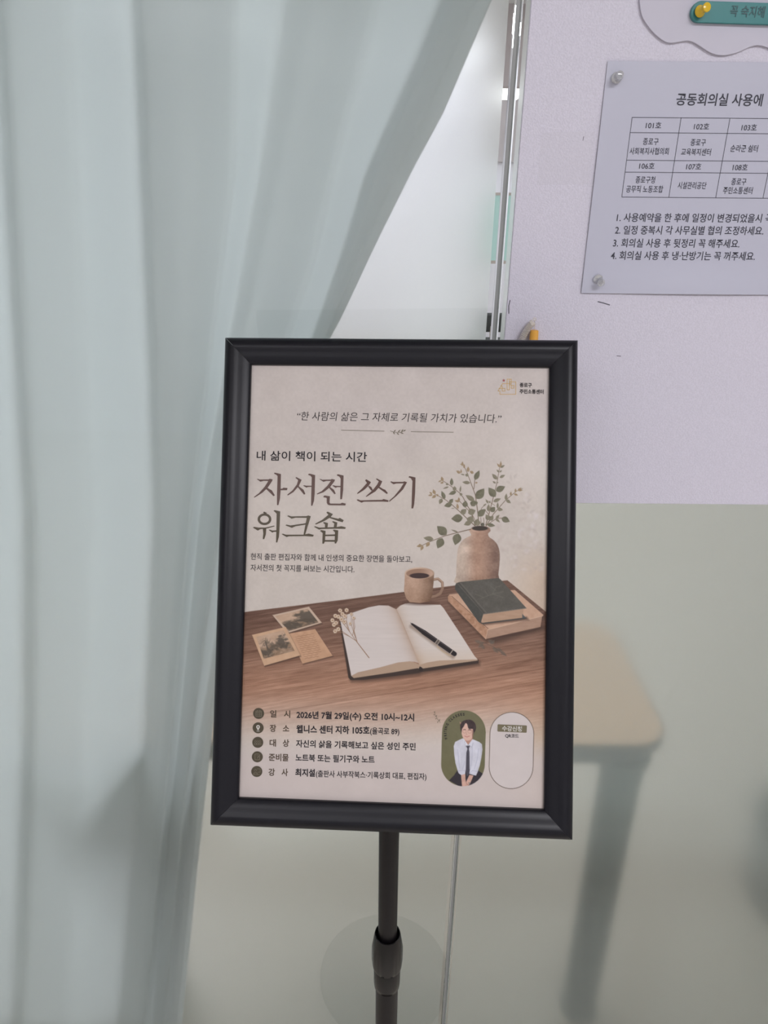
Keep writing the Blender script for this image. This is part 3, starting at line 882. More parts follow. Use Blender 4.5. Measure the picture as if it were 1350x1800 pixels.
# clip the figure to the badge
x, y = PX[bsl], PY[bsl]
mk = np.clip(0.5 - sd_poly(x, y, badge) / 0.9, 0, 1)[..., None]
C[bsl] = keep * (1 - mk) + C[bsl] * mk
badge2 = stadium(899.8, 1290.5, 898.4, 1347.8, 38.6)
poly(badge2, lambda x, y: np.array([199, 190, 186]) + (fbm(x / 20, y / 20, 151) * 6)[..., None])
stroke(badge2 + badge2[:1], 1.0, (84, 70, 58))

lin = np.clip(C, 0, 255) / 255.0
lin = np.where(lin <= 0.04045, lin / 12.92, ((lin + 0.055) / 1.055) ** 2.4) * KP
lin = np.clip(lin, 0, 0.97)

# ------------------------------------------------------------------ poster object
M_paper = bpy.data.materials.new('printed_paper'); M_paper.use_nodes = True
n = M_paper.node_tree.nodes; L = M_paper.node_tree.links
at_n = n.new('ShaderNodeVertexColor'); at_n.layer_name = 'ink'
pb = n['Principled BSDF']; pb.inputs['Roughness'].default_value = 0.6
pb.inputs['Specular IOR Level'].default_value = 0.22; pb.inputs['Coat Weight'].default_value = 0.04; pb.inputs['Coat Roughness'].default_value = 0.1
L.new(at_n.outputs['Color'], pb.inputs['Base Color'])


def ink(name, r, g, b_):
    m_ = mat(name, srgb(r, g, b_, KP * 0.85), 0.6, coat=0.04, spec=0.2)
    m_.node_tree.nodes['Principled BSDF'].inputs['Coat Roughness'].default_value = 0.08
    return m_


poster = empty('poster', tuple(FC))
tag(poster, 'beige printed workshop poster with open notebook picture inside the black frame', 'poster')
PO = FC.copy()
P3 = (FC[None, None] + UG[..., None] * U + VG[..., None] * V).reshape(-1, 3) - PO
idx = np.arange(GNX * GNY).reshape(GNY, GNX)
quads = np.stack([idx[:-1, :-1], idx[1:, :-1], idx[1:, 1:], idx[:-1, 1:]], -1).reshape(-1, 4)
me = bpy.data.meshes.new('printed_sheet')
me.vertices.add(len(P3)); me.vertices.foreach_set('co', P3.astype(np.float32).ravel())
me.loops.add(quads.size); me.loops.foreach_set('vertex_index', quads.astype(np.int32).ravel())
me.polygons.add(len(quads)); me.polygons.foreach_set('loop_start', np.arange(0, quads.size, 4, dtype=np.int32))
me.update(calc_edges=True); me.validate()
ca = me.color_attributes.new('ink', 'FLOAT_COLOR', 'POINT')
rgba = np.ones((len(P3), 4), np.float32); rgba[:, :3] = lin.reshape(-1, 3)
ca.data.foreach_set('color', rgba.ravel())
me.materials.append(M_paper)
sheet = bpy.data.objects.new('printed_sheet', me); COL.objects.link(sheet); sheet.parent = poster

I_brown, I_olive, I_black, I_text = ink('brown_ink', 104, 82, 75), ink('olive_ink', 96, 87, 72), ink('black_ink', 46, 42, 46), ink('grey_ink', 72, 66, 66)
I_lab, I_disc, I_pale, I_gold, I_red, I_tag = ink('umber_ink', 92, 78, 64), ink('disc_ink', 87, 79, 64), ink('pale_ink', 212, 208, 200), ink('gold_ink', 224, 188, 124), ink('red_ink', 172, 96, 96), ink('tag_ink', 122, 114, 90)
I_mut = ink('muted_ink', 132, 124, 106)


def o3(p, lift):
    return on_paper(p, lift)


def zoomed(ox, oy, s):
    return lambda pts: [(ox + x / s, oy + y / s) for x, y in pts]


T1, T2, T3 = zoomed(440, 820, 8.4375), zoomed(590, 820, 8.4375), zoomed(440, 885, 7.5)
tl = MB(PO)
for z, polys in ((T1, [
        [(97, 186), (115, 184), (135, 194), (270, 192), (290, 183), (332, 192), (325, 215), (255, 320), (180, 390), (100, 440), (62, 462), (52, 455), (130, 395), (215, 300), (268, 215), (200, 213), (150, 226)],
        [(252, 316), (320, 355), (365, 428), (345, 440), (238, 335)],
        [(355, 92), (380, 95), (455, 112), (450, 350), (440, 480), (418, 572), (397, 574), (397, 400), (405, 140), (385, 122), (355, 108)],
        [(445, 332), (475, 328), (490, 315), (552, 320), (545, 352), (445, 352)],
        [(668, 168), (685, 158), (762, 198), (720, 290), (640, 380), (558, 430), (550, 418), (630, 350), (690, 270), (710, 205), (695, 188)],
        [(715, 290), (790, 345), (818, 408), (797, 418), (703, 302)],
        [(783, 285), (800, 278), (830, 285), (915, 285), (915, 300), (850, 305), (835, 315)],
        [(860, 112), (880, 106), (962, 128), (955, 400), (945, 510), (922, 582), (902, 582), (908, 300), (912, 160), (890, 135), (862, 128)],
        [(1025, 186), (1045, 187), (1065, 197), (1190, 195), (1210, 185), (1257, 197), (1245, 225), (1180, 310), (1090, 380), (995, 414), (985, 405), (1060, 365), (1140, 290), (1195, 215), (1130, 215), (1085, 228)],
        [(1182, 303), (1240, 345), (1268, 403), (1250, 413), (1168, 317)],
        [(1217, 283), (1235, 278), (1265, 287), (1342, 290), (1342, 307), (1290, 307), (1265, 318)],
        [(1087, 440), (1105, 430), (1182, 443), (1175, 535), (1190, 550), (1336, 552), (1361, 538), (1416, 550), (1411, 578), (1300, 577), (1175, 575), (1150, 565), (1135, 540), (1135, 470), (1122, 462), (1087, 458)]]),
    (T2, [
        [(20, 122), (35, 115), (118, 135), (112, 350), (95, 485), (68, 487), (75, 180), (55, 150), (22, 135)],
        [(437, 205), (455, 190), (525, 233), (490, 285), (420, 350), (325, 408), (318, 398), (400, 320), (465, 245)],
        [(497, 286), (530, 305), (550, 345), (540, 360), (525, 355), (483, 297)],
        [(597, 185), (612, 178), (692, 220), (660, 290), (590, 370), (455, 452), (447, 443), (550, 350), (615, 270), (640, 220), (620, 205)],
        [(650, 300), (705, 335), (735, 345), (775, 395), (760, 408), (630, 315)],
        [(315, 492), (330, 487), (370, 502), (690, 495), (710, 482), (785, 503), (780, 525), (700, 520), (420, 522), (385, 537), (320, 505)],
        [(810, 228), (825, 220), (850, 230), (1000, 228), (1020, 220), (1060, 233), (1000, 340), (900, 440), (800, 523), (790, 512), (870, 440), (960, 330), (1010, 250), (900, 252), (860, 265)],
        [(1080, 160), (1095, 142), (1185, 163), (1178, 400), (1165, 560), (1150, 622), (1125, 622), (1130, 450), (1140, 215), (1115, 175)]])):
    for p in polys:
        poly_on(tl, o3, paper, z(p), 0)
for p in ([(170, 115), (185, 108), (220, 125), (205, 140), (180, 137)],
          [(35, 318), (50, 308), (110, 318), (200, 318), (315, 292), (322, 302), (230, 328), (130, 340), (100, 358)],
          [(165, 330), (212, 326), (205, 410), (185, 470), (165, 470), (172, 400)],
          [(243, 350), (258, 345), (290, 357), (348, 354), (348, 372), (310, 375), (293, 385)],
          [(305, 95), (325, 88), (395, 105), (385, 350), (378, 440), (355, 515), (340, 513), (345, 300), (348, 135), (325, 112)],
          [(487, 165), (503, 158), (540, 170), (740, 167), (765, 158), (798, 168), (780, 230), (722, 414), (702, 414), (735, 240), (745, 190), (600, 188), (545, 202)],
          [(463, 288), (478, 278), (530, 290), (736, 260), (734, 278), (600, 300), (548, 322)],
          [(413, 405), (430, 398), (470, 412), (700, 412), (770, 397), (838, 415), (828, 437), (720, 430), (510, 433), (480, 443)],
          [(1003, 118), (1020, 107), (1090, 140), (1060, 180), (980, 230), (865, 278), (853, 268), (950, 215), (1030, 150)],
          [(1057, 178), (1160, 202), (1180, 190), (1232, 220), (1218, 248), (1160, 232), (1045, 192)],
          [(958, 253), (975, 245), (1025, 258), (1018, 316), (985, 316), (985, 275)],
          [(1077, 240), (1092, 233), (1148, 250), (1138, 316), (1100, 316), (1108, 265)],
          [(840, 308), (855, 300), (910, 318), (1130, 312), (1200, 300), (1260, 315), (1252, 335), (1100, 333), (940, 337), (908, 345)],
          [(918, 360), (935, 350), (993, 362), (985, 500), (970, 530), (950, 530), (955, 390)],
          [(1087, 352), (1105, 345), (1160, 355), (1152, 490), (1130, 530), (1112, 525), (1117, 380)],
          [(984, 412), (1122, 408), (1122, 428), (984, 432)], [(980, 482), (1120, 482), (1117, 505), (980, 503)]):
    poly_on(tl, o3, paper, T3(p), 1)
a = np.linspace(0, 2 * math.pi, 41)
for k in range(40):
    q = [(188 + rx * math.cos(t_), 208 + ry * math.sin(t_)) for t_, rx, ry in ((a[k], 90, 77), (a[k + 1], 90, 77), (a[k + 1], 58, 47), (a[k], 58, 47))]
    poly_on(tl, o3, paper, T3(q), 1)
tl.build('title_lettering', None, poster, mats=[I_brown, I_olive])

tx = MB(PO)
LT = lambda body, a_, b_, h, w=0.0, mi=0, sk=0.0: text_on(tx, o3, paper, body, a_, b_, h, w, sk, mi)
LT('“한 사람의 삶은 그 자체로 기록될 가치가 있습니다.”', (521, 738.6), (880, 743.6), 15.2, 0.0, 1, 0.12)
tx.build('quote_lettering', None, poster, mats=[I_black, I_text, I_lab]); tx = MB(PO)
LT('내 삶이 책이 되는 시간', (451.2, 808.9), (645, 811.6), 16.6, 0.010, 0)
tx.build('heading_lettering', None, poster, mats=[I_black, I_text, I_lab]); tx = MB(PO)
LT('현직 출판 편집자와 함께 내 인생의 중요한 장면을 돌아보고,', (440.6, 983.6), (724.5, 988.8), 11.4, 0.006, 1)
LT('자서전의 첫 꼭지를 써보는 시간입니다.', (440.4, 1003.2), (623, 1006.4), 11.4, 0.006, 1)
tx.build('summary_lettering', None, poster, mats=[I_black, I_text, I_lab]); tx = MB(PO)
LT('2026년 7월 29일(수) 오전 10시~12시', (521.2, 1262.2), (728, 1267.2), 12.6, 0.028, 0)
LT('웰니스 센터 지하 105호', (521.0, 1287.8), (649.7, 1290.3), 13.2, 0.028, 0)
LT('(율곡로 89)', (650.6, 1290.2), (702, 1291.4), 11.6, 0.016, 0)
LT('자신의 삶을 기록해보고 싶은 성인 주민', (520.3, 1312.8), (730.5, 1318.6), 12.4, 0.020, 0)
LT('노트북 또는 필기구와 노트', (519.6, 1337.4), (658.5, 1341.2), 12.2, 0.020, 0)
LT('최지설', (519, 1363.6), (553.6, 1364.8), 12.6, 0.030, 0)
LT('(출판사 사부작북스·기록상회 대표, 편집자)', (555.2, 1365.2), (749.6, 1370.6), 11.4, 0.012, 0)
for (s1, x1, s2, x2, yb) in (('일', 474.7, '시', 499, 1260.6), ('장', 474.2, '소', 497.2, 1285.9), ('대', 473.9, '상', 497, 1311.6), ('강', 472, '사', 495, 1363)):
    LT(s1, (x1, yb), (x1 + 11.2, yb + .2), 12.2, 0.022, 2)
    LT(s2, (x2, yb + .4), (x2 + 11.2, yb + .6), 12.2, 0.022, 2)
LT('준비물', (472.4, 1336.8), (507.4, 1337.6), 12.2, 0.022, 2)
tx.build('detail_lettering', None, poster, mats=[I_black, I_text, I_lab])

# divider with a small sprig
dv = MB(PO)
for q in line_px([(600, 756.2), (675.5, 758)], 0.9) + line_px([(722.5, 758.8), (797, 760)], 0.9) + line_px([(686, 757.5), (694, 760), (704, 760.2), (713, 756)], 0.8):
    poly_on(dv, o3, paper, q)
for (x0, y0, x1, y1) in ((692, 759.4, 696, 755.5), (691, 759, 694, 764), (699, 760.3, 704, 755.3), (697, 760.5, 702, 765), (705, 760, 709, 754.2), (703.5, 760.3, 710, 762.5), (709, 758.2, 713.5, 755.6)):
    dx, dy = x1 - x0, y1 - y0; l = math.hypot(dx, dy)
    poly_on(dv, o3, paper, [(x0, y0), (x0 + dx * .5 - dy / l * 1.1, y0 + dy * .5 + dx / l * 1.1), (x1, y1), (x0 + dx * .5 + dy / l * 1.1, y0 + dy * .5 - dx / l * 1.1)])
dv.build('sprig_divider', I_mut, poster)

# logo
lg = MB(PO)
LZ = zoomed(865, 655, 13.5)
for p, c in (([(140, 435), (215, 320), (240, 320), (240, 440), (305, 440), (305, 375), (160, 375)], False), ([(140, 435), (185, 440), (185, 515), (562, 515), (562, 220), (415, 220), (415, 290), (455, 290), (455, 370), (520, 370), (520, 310), (460, 310)], False),
             ([(205, 320), (250, 262), (455, 262), (455, 155), (355, 155), (355, 410), (412, 410), (412, 160)], False)):
    for q in line_px(LZ(p), 0.95, c):
        poly_on(lg, o3, paper, q, 0)
star = []
for k in range(10):
    r = 44 if k % 2 == 0 else 17; t_ = -math.pi / 2 + k * math.pi / 5
    star.append((277 + r * math.cos(t_), 187 + r * math.sin(t_)))
poly_on(lg, o3, paper, LZ(star), 1)
text_on(lg, o3, paper, '종로구', (913.4, 680.4), (934.8, 680.8), 7.4, 0.03, 0, 2)
text_on(lg, o3, paper, '주민소통센터', (913.2, 691.7), (955.6, 692.5), 7.4, 0.03, 0, 2)
lg.build('logo', None, poster, mats=[I_gold, I_red, I_text])

# icon discs
def disc(mb, cx, cy, r, mi, lift=0.0003, k=28):
    poly_on(mb, o3, paper, [(cx + r * math.cos(2 * math.pi * i / k), cy + r * math.sin(2 * math.pi * i / k)) for i in range(k)], mi, lift)


def icon(kind, cx, cy):
    b_ = MB(PO)
    disc(b_, cx, cy, 9.7, 0)
    Lk = lambda pts, w=.8, c=False: [poly_on(b_, o3, paper, [(cx + x, cy + y) for x, y in q], 1, 0.0005) for q in line_px(pts, w, c)]
    if kind == 'calendar':
        Lk([(-4.6, -4.2), (5, -4.2), (5, 4.8), (-4.6, 4.8)], .8, True); Lk([(-4.6, -1.8), (5, -1.8)], .7)
        Lk([(-2, -5.6), (-2, -3.6)]); Lk([(2.4, -5.6), (2.4, -3.6)]); Lk([(-1.4, -1.8), (-1.4, 4.8)], .5); Lk([(1.8, -1.8), (1.8, 4.8)], .5); Lk([(-4.6, 1.5), (5, 1.5)], .5)
    elif kind == 'pin':
        p = [(3.3 * math.cos(t_), -1.8 + 3.3 * math.sin(t_)) for t_ in np.linspace(math.pi * .92, math.pi * 2.08, 16)] + [(0, 5.2)]
        poly_on(b_, o3, paper, [(cx + x, cy + y) for x, y in p], 2, 0.0005)
        disc(b_, cx, cy - 1.9, 1.25, 0, 0.0007, 14); Lk([(-2.8, 5.4), (0, 6.2), (2.8, 5.4)], .6)
    elif kind == 'people':
        for dx in (-4, 0, 4):
            Lk([(dx + 1.5 * math.cos(t_), -2 + 1.5 * math.sin(t_)) for t_ in np.linspace(0, 2 * math.pi, 11)], .6)
            Lk([(dx - 2.2, 3.6), (dx - 1.6, 1.2), (dx + 1.6, 1.2), (dx + 2.2, 3.6)], .7)
        Lk([(-6, 3.8), (6, 3.8)], .7)
    elif kind == 'note':
        Lk([(4, -1), (4, 5), (-4, 5), (-4, -5), (3, -5)], .9); Lk([(-1.5, -2), (1.5, -2)], .6); Lk([(0, 2.4), (4.6, -3.8)], 1.0)
    else:
        Lk([(-2.2 + 1.8 * math.cos(t_), -2 + 1.8 * math.sin(t_)) for t_ in np.linspace(math.pi, 2 * math.pi, 9)], 1.2)
        Lk([(-2.2 + 1.6 * math.cos(t_), -1.6 + 1.6 * math.sin(t_)) for t_ in np.linspace(0, 2 * math.pi, 11)], .5)
        Lk([(-5.4, 4.6), (-4.6, 2), (.2, 2), (1, 4.6)], .8); Lk([(1, -5), (6, -5), (6, 1), (2, 1)], .7); Lk([(-6, 5), (5, 5)], .7)
    b_.build('icon', None, poster, mats=[I_disc, I_mut if kind != 'pin' else I_pale, I_pale])


for kd, cx, cy in (('calendar', 454.7, 1254), ('pin', 453.9, 1279.3), ('people', 453.2, 1304.8), ('note', 452.4, 1330.2), ('teacher', 451.5, 1356)):
    icon(kd, cx, cy)

# portrait badge lettering and the registration tag
bl = MB(PO)
word = 'WRITING CLASSES'
adv = {'I': .45, ' ': .55, 'W': 1.25, 'N': 1.1, 'G': 1.1, 'R': 1.0, 'T': .95, 'C': 1.0, 'L': .85, 'A': 1.0, 'S': .92, 'E': .9}
tot = sum(adv[c] for c in word); run = 0
for c in word:
    w_ = adv[c]; f0 = (run + w_ / 2) / tot; run += w_
    if c == ' ': continue
    ang = math.radians(203 + (86 - 203) * f0)
    cx, cy = 770 + (525 + 350 * math.cos(ang)) / 11.61, 1240 + (560 - 350 * math.sin(ang)) / 11.61
    tx_, ty_ = math.sin(ang), math.cos(ang)          # reading direction (pixels, y down)
    hw = 1.5 * w_
    text_on(bl, o3, paper, c, (cx - tx_ * hw, cy - ty_ * hw), (cx + tx_ * hw, cy + ty_ * hw), 5.6, 0.03, 0, 0)
bl.build('badge_lettering', I_black, poster)
rg = MB(PO)
RZ = zoomed(855, 1240, 11.61)
poly_on(rg, o3, paper, RZ([(240, 385), (815, 408), (826, 420), (820, 548), (808, 556), (238, 532), (226, 520), (230, 395)]), 0)
text_on(rg, o3, paper, '수강신청', RZ([(318, 512)])[0], RZ([(722, 527)])[0], 8.6, 0.03, 0, 1, 0.0006)
text_on(rg, o3, paper, 'QR코드', RZ([(382, 655)])[0], RZ([(660, 662)])[0], 6.8, 0.02, 0, 2)
rg.build('registration_tag', None, poster, mats=[I_tag, I_pale, I_black])
# faint sprig left of the portrait
sp = MB(PO)
for q in line_px([(763, 1250), (765, 1257), (769, 1264), (774, 1270)], .6):
    poly_on(sp, o3, paper, q)
for (x0, y0, x1, y1) in ((763.5, 1254, 764.8, 1250), (764.5, 1257, 761.5, 1256), (766, 1260, 768.5, 1256.5), (768, 1263, 764.5, 1264), (770.5, 1267, 768.5, 1271), (772, 1268, 773.2, 1263.5)):
    dx, dy = x1 - x0, y1 - y0; l = math.hypot(dx, dy)
    poly_on(sp, o3, paper, [(x0, y0), (x0 + dx * .5 - dy / l * .8, y0 + dy * .5 + dx / l * .8), (x1, y1), (x0 + dx * .5 + dy / l * .8, y0 + dy * .5 - dx / l * .8)])
sp.build('sprig', I_mut, poster)

# ------------------------------------------------------------------ poster stand
M_frame = mat('black_anodised_rail', (0.005, 0.005, 0.008, 1), 0.35, spec=0.26)
M_pole = mat('black_painted_steel', (0.006, 0.005, 0.006, 1), 0.36, spec=0.2)
M_clampm = mat('black_plastic_clamp', (0.005, 0.0045, 0.005, 1), 0.25, spec=0.28)
M_back = mat('black_back_board', (0.02, 0.02, 0.022, 1), 0.6)
SX, SY = 0.0090, 0.600
stand = empty('poster_stand', (SX, SY, 0))
tag(stand, 'black poster stand with tilted snap frame on a round-base pole', 'poster stand')
ST = np.array([SX, SY, 0.0])
raw = [(0.0, 0.0004), (0.0, 0.0036), (0.0010, 0.0050), (0.0038, 0.0064), (0.0070, 0.0074), (0.0098, 0.0080), (0.0120, 0.0085), (0.0144, 0.0092), (0.0170, 0.0097), (0.0198, 0.0095),
       (0.0222, 0.0085), (0.0244, 0.0066), (0.0258, 0.0042), (0.0264, 0.0016), (0.0266, -0.002), (0.0266, -0.011)]
fine = []
for i in range(len(raw) - 1):
    a_, b2, c2, d2 = (np.array(raw[max(i - 1, 0)]), np.array(raw[i]), np.array(raw[i + 1]), np.array(raw[min(i + 2, len(raw) - 1)]))
    for t_ in (0, .33, .67):
        fine.append(0.5 * (2 * b2 + (c2 - a_) * t_ + (2 * a_ - 5 * b2 + 4 * c2 - d2) * t_ ** 2 + (3 * b2 - a_ - 3 * c2 + d2) * t_ ** 3))
fine.append(np.array(raw[-1])); fine.append(np.array((0.001, -0.011)))
hw, hh = PW / 2, PH / 2
cor = [(-1, 1), (1, 1), (1, -1), (-1, -1)]
for s in range(4):
    (ax_, ay_), (bx_, by_) = cor[s], cor[(s + 1) % 4]
    mb = MB(ST); vs = []; g_ = 0.00012
    dirn = np.array([bx_ - ax_, by_ - ay_]) / 2.0
    for (u_, d_) in fine:
        for (cx_, cy_, sg) in ((ax_, ay_, 1), (bx_, by_, -1)):
            q = np.array([cx_ * (hw + u_), cy_ * (hh + u_)]) + dirn * g_ * sg
            vs.append(on_paper(q, d_))
    k = len(fine)
    fs = [(2 * i, 2 * i + 1, 2 * ((i + 1) % k) + 1, 2 * ((i + 1) % k)) for i in range(k)]
    fs += [tuple(2 * i for i in range(k)), tuple(2 * i + 1 for i in range(k))[::-1]]
    mb.add(vs, fs)
    mb.build('frame_rail', M_frame, stand, smooth=True, angle=0.7)
bp = MB(ST)
k0 = [on_paper((sx * (hw + .02), sy * (hh + .02)), d_) for d_ in (-0.001, -0.0105) for sx, sy in cor]
bp.add(k0, [(0, 1, 2, 3), (7, 6, 5, 4), (0, 4, 5, 1), (1, 5, 6, 2), (2, 6, 7, 3), (3, 7, 4, 0)])
bp.build('back_panel', M_back, stand)
# bracket joins the pole head to the back of the frame
br = MB(ST)
hc = on_paper((0, -0.04), -0.0115)
br.tube([(SX, SY + 0.012, 1.075), (SX, SY + 0.012, 1.105)], 0.016, 20)
br.tube([np.array([SX, SY + 0.012, 1.10]), hc + np.array([0, 0.012, 0])], 0.011, 16)
q = [on_paper((sx * .035, -0.04 + sy * .05), d_) for d_ in (-0.0107, -0.0135) for sx, sy in cor]
br.add(q, [(0, 1, 2, 3), (7, 6, 5, 4), (0, 4, 5, 1), (1, 5, 6, 2), (2, 6, 7, 3), (3, 7, 4, 0)])
br.build('tilt_bracket', M_clampm, stand)
up = MB(ST); up.lathe([(0.0118, 0.62), (0.0118, 1.08)], (SX, SY + 0.004, 0), n=40); up.build('upper_pole', M_pole, stand, smooth=True, angle=0.7)
lo = MB(ST); lo.lathe([(0.0147, 0.02), (0.0147, 0.60)], (SX, SY + 0.004, 0), n=40); lo.build('lower_pole', M_pole, stand, smooth=True, angle=0.7)
cy_ = SY + 0.004
cl_ = MB(ST)
cl_.lathe([(0.0150, 0.556), (0.0166, 0.558), (0.0172, 0.566), (0.0172, 0.590), (0.0165, 0.594)], (SX, cy_, 0), n=48)
cl_.build('clamp_sleeve', M_clampm, stand, smooth=True, angle=0.6)
rib_ = lambda a_, h: 1 + 0.045 * (1 if (0.599 < h < 0.632) else 0) * max(0, math.cos(9 * a_)) ** 0.6 if math.cos(9 * a_) > 0 else 1
cc = MB(ST)
cc.lathe([(0.0160, 0.5945), (0.0186, 0.597), (0.0193, 0.603), (0.0193, 0.628), (0.0186, 0.640), (0.0170, 0.652), (0.0160, 0.6565), (0.0150, 0.657), (0.0143, 0.650), (0.0120, 0.6485)], (SX, cy_, 0), n=72, sq=rib_)
cc.build('height_clamp', M_clampm, stand, smooth=True, angle=0.6)
bs = MB(ST)
bs.lathe([(0.128, 0.0), (0.1345, 0.003), (0.1350, 0.008), (0.130, 0.012), (0.05, 0.017), (0.022, 0.022), (0.0155, 0.034)], (SX, SY, 0), n=72)
bs.build('base_plate', M_pole, stand, smooth=True, angle=0.6)

# ------------------------------------------------------------------ notice board on the glass
BY = GY - 0.0052                  # front face of the board
M_board = mat('pearl_white_foam_board', srgb(211, 208, 220), 0.42, spec=0.45, bump=(650, 0.8, 0.0007), noise=(650, 0.13))
M_mark = mat('pencil_mark', srgb(70, 68, 78), 0.6)
M_tape = mat('old_tape_film', srgb(207, 204, 215), 0.38, bump=(650, 0.6, 0.0006), noise=(650, 0.10))
wp = wallpt(BY)
nb0 = empty('notice_board', (0.75, GY, 1.169))
tag(nb0, 'white pearly foam notice board fixed to the right glass pane', 'notice board')
NB = np.array(nb0.location)
zt = 2.05
lx0, lx1 = gx(1.169, 0.0190), gx(zt, 0.0190)
bm_ = MB(NB)
bm_.add([(lx0, BY, 1.169), (1.45, BY, 1.169), (1.45, BY, zt), (lx1, BY, zt), (lx0, GY - .0001, 1.169), (1.45, GY - .0001, 1.169), (1.45, GY - .0001, zt), (lx1, GY - .0001, zt)],
        [(0, 1, 2, 3), (5, 4, 7, 6), (4, 0, 3, 7), (1, 5, 6, 2), (3, 2, 6, 7), (4, 5, 1, 0)])
bm_.build('board', M_board, nb0, bevel=0.0006)


def w3(Y):
    return lambda p, lift: (p[0], Y - lift, p[1])


for pts, w_ in (([(1051, 530.3), (1062, 533), (1071.5, 536)], 1.6), ([(896.5, 528), (894.2, 538), (894.4, 551)], 1.4), ([(1026, 240), (1024.6, 247)], .8), ([(1084, 625.5), (1091, 626)], 1.0)):
    mk_ = MB(NB)
    for q in line_px(pts, w_):
        poly_on(mk_, w3(BY), wp, q, 0, 0.0002)
    mk_.build('scuff_mark', M_mark, nb0)
tp = MB(NB)
poly_on(tp, w3(BY), wp, [(952, 233), (1046, 231), (1036, 324), (944, 325)], 0, 0.0001)
tp.build('tape_patch', M_tape, nb0)

# notice sheet
SYP = BY - 0.0012
M_sheet = mat('white_office_paper', srgb(190, 191, 205), 0.38, spec=0.5, noise=(4, 0.02))
M_tonr = mat('black_toner', srgb(48, 48, 60), 0.5)
ns = empty('notice_sheet', (0.355, SYP, 1.5164))
tag(ns, 'white landscape paper notice with a room table, pinned to the board', 'notice')
NS0 = np.array(ns.location)
NXX, NZZ = 60, 44
x0_, x1_, zb_, zt_ = 0.2069, 0.5039, 1.4114, 1.6214
v_ = []; f_ = []
for side in (0, 1):
    for j in range(NZZ + 1):
        for i in range(NXX + 1):
            u_, t_ = i / NXX, j / NZZ
            bow = 0.0030 * math.exp(-((t_ - 0.0) / .10) ** 2) * (0.4 + 0.6 * math.sin(math.pi * min(1, u_ * 1.2)) ** 2) + 0.0012 * math.exp(-((u_) / .05) ** 2) * math.sin(math.pi * t_)
            v_.append((x0_ + (x1_ - x0_) * u_, SYP - bow + 0.00012 * side, zb_ + (zt_ - zb_) * t_))
k = (NXX + 1) * (NZZ + 1)
for j in range(NZZ):
    for i in range(NXX):
        q = (j * (NXX + 1) + i, j * (NXX + 1) + i + 1, (j + 1) * (NXX + 1) + i + 1, (j + 1) * (NXX + 1) + i)
        f_.append(q); f_.append(tuple(a_ + k for a_ in q)[::-1])
MB(NS0).add(v_, f_).build('sheet', M_sheet, ns, smooth=True)
nl = MB(NS0); ws = wallpt(SYP)
to = lambda p, lift: (p[0], SYP - 0.0003 - 0.0030 * math.exp(-(((p[1] - zb_) / (zt_ - zb_)) / .10) ** 2), p[1])
NT = lambda body, a_, b_, h, w=0.0: text_on(nl, to, ws, body, a_, b_, h, w, 0, 0)
NT('공동회의실 사용에', (1187.5, 184.6), (1338.5, 186.2), 20.5, 0.014)
NT('대', (1349, 186.3), (1366, 186.5), 20.5, 0.014)
for s_, xa, xb, yb in (('101호', 1134.5, 1161.5, 226), ('102호', 1219, 1245.5, 228), ('103호', 1302.5, 1329, 229.8), ('106호', 1123, 1149.5, 297.2), ('107호', 1205.5, 1231.5, 298.4), ('108호', 1287, 1313, 299.8)):
    NT(s_, (xa, yb), (xb, yb + .3), 11.5, 0.006)
for s_, xa, xb, yb in (('종로구', 1129.5, 1156.5, 254.4), ('사회복지사협의회', 1106, 1174.5, 271.4), ('종로구', 1213, 1239.5, 256), ('교육복지센터', 1196.5, 1248.5, 272.8), ('순라군 쉼터', 1283, 1331, 266.6),
                       ('종로구청', 1116.5, 1150.5, 321.6), ('공무직 노동조합', 1100, 1164.5, 338), ('시설관리공단', 1190.5, 1240.5, 331.6), ('종로구', 1284.5, 1310.5, 325), ('주민소통센터', 1270, 1321.5, 340.5)):
    NT(s_, (xa, yb), (xb, yb + .5), 11.8, 0.006)
for s_, xa, xb, yb in (('1. 사용예약을 한 후에 일정이 변경되었을시', 1083.5, 1337.5, 389.4), ('2. 일정 중복시 각 사무실별 협의 조정하세요.', 1080.5, 1341, 411.4), ('3. 회의실 사용 후 뒷정리 꼭 해주세요.', 1077, 1299, 434), ('4. 회의실 사용 후 냉·난방기는 꼭 꺼주세요.', 1073, 1326, 456)):
    NT(s_, (xa, yb), (xb, yb + 1.6), 14.6, 0.008)
NT('꼭', (1344, 391), (1358, 391.2), 14.6, 0.008)
tabx = [0.23675, 0.2841, 0.33135, 0.3789, 0.4263, 0.4737]
tabz = [1.5750, at(1100, 233, SYP)[2], at(1093, 281.5, SYP)[2], at(1091, 302.5, SYP)[2], 1.5046]
th = 0.00045
for zz in tabz:
    nl.add([(tabx[0], SYP - .0003, zz - th / 2), (tabx[-1], SYP - .0003, zz - th / 2), (tabx[-1], SYP - .0003, zz + th / 2), (tabx[0], SYP - .0003, zz + th / 2)], [(0, 1, 2, 3)])
for xx in tabx:
    nl.add([(xx - th / 2, SYP - .0003, tabz[-1]), (xx + th / 2, SYP - .0003, tabz[-1]), (xx + th / 2, SYP - .0003, tabz[0]), (xx - th / 2, SYP - .0003, tabz[0])], [(0, 1, 2, 3)])
nl.build('lettering', M_tonr, ns)

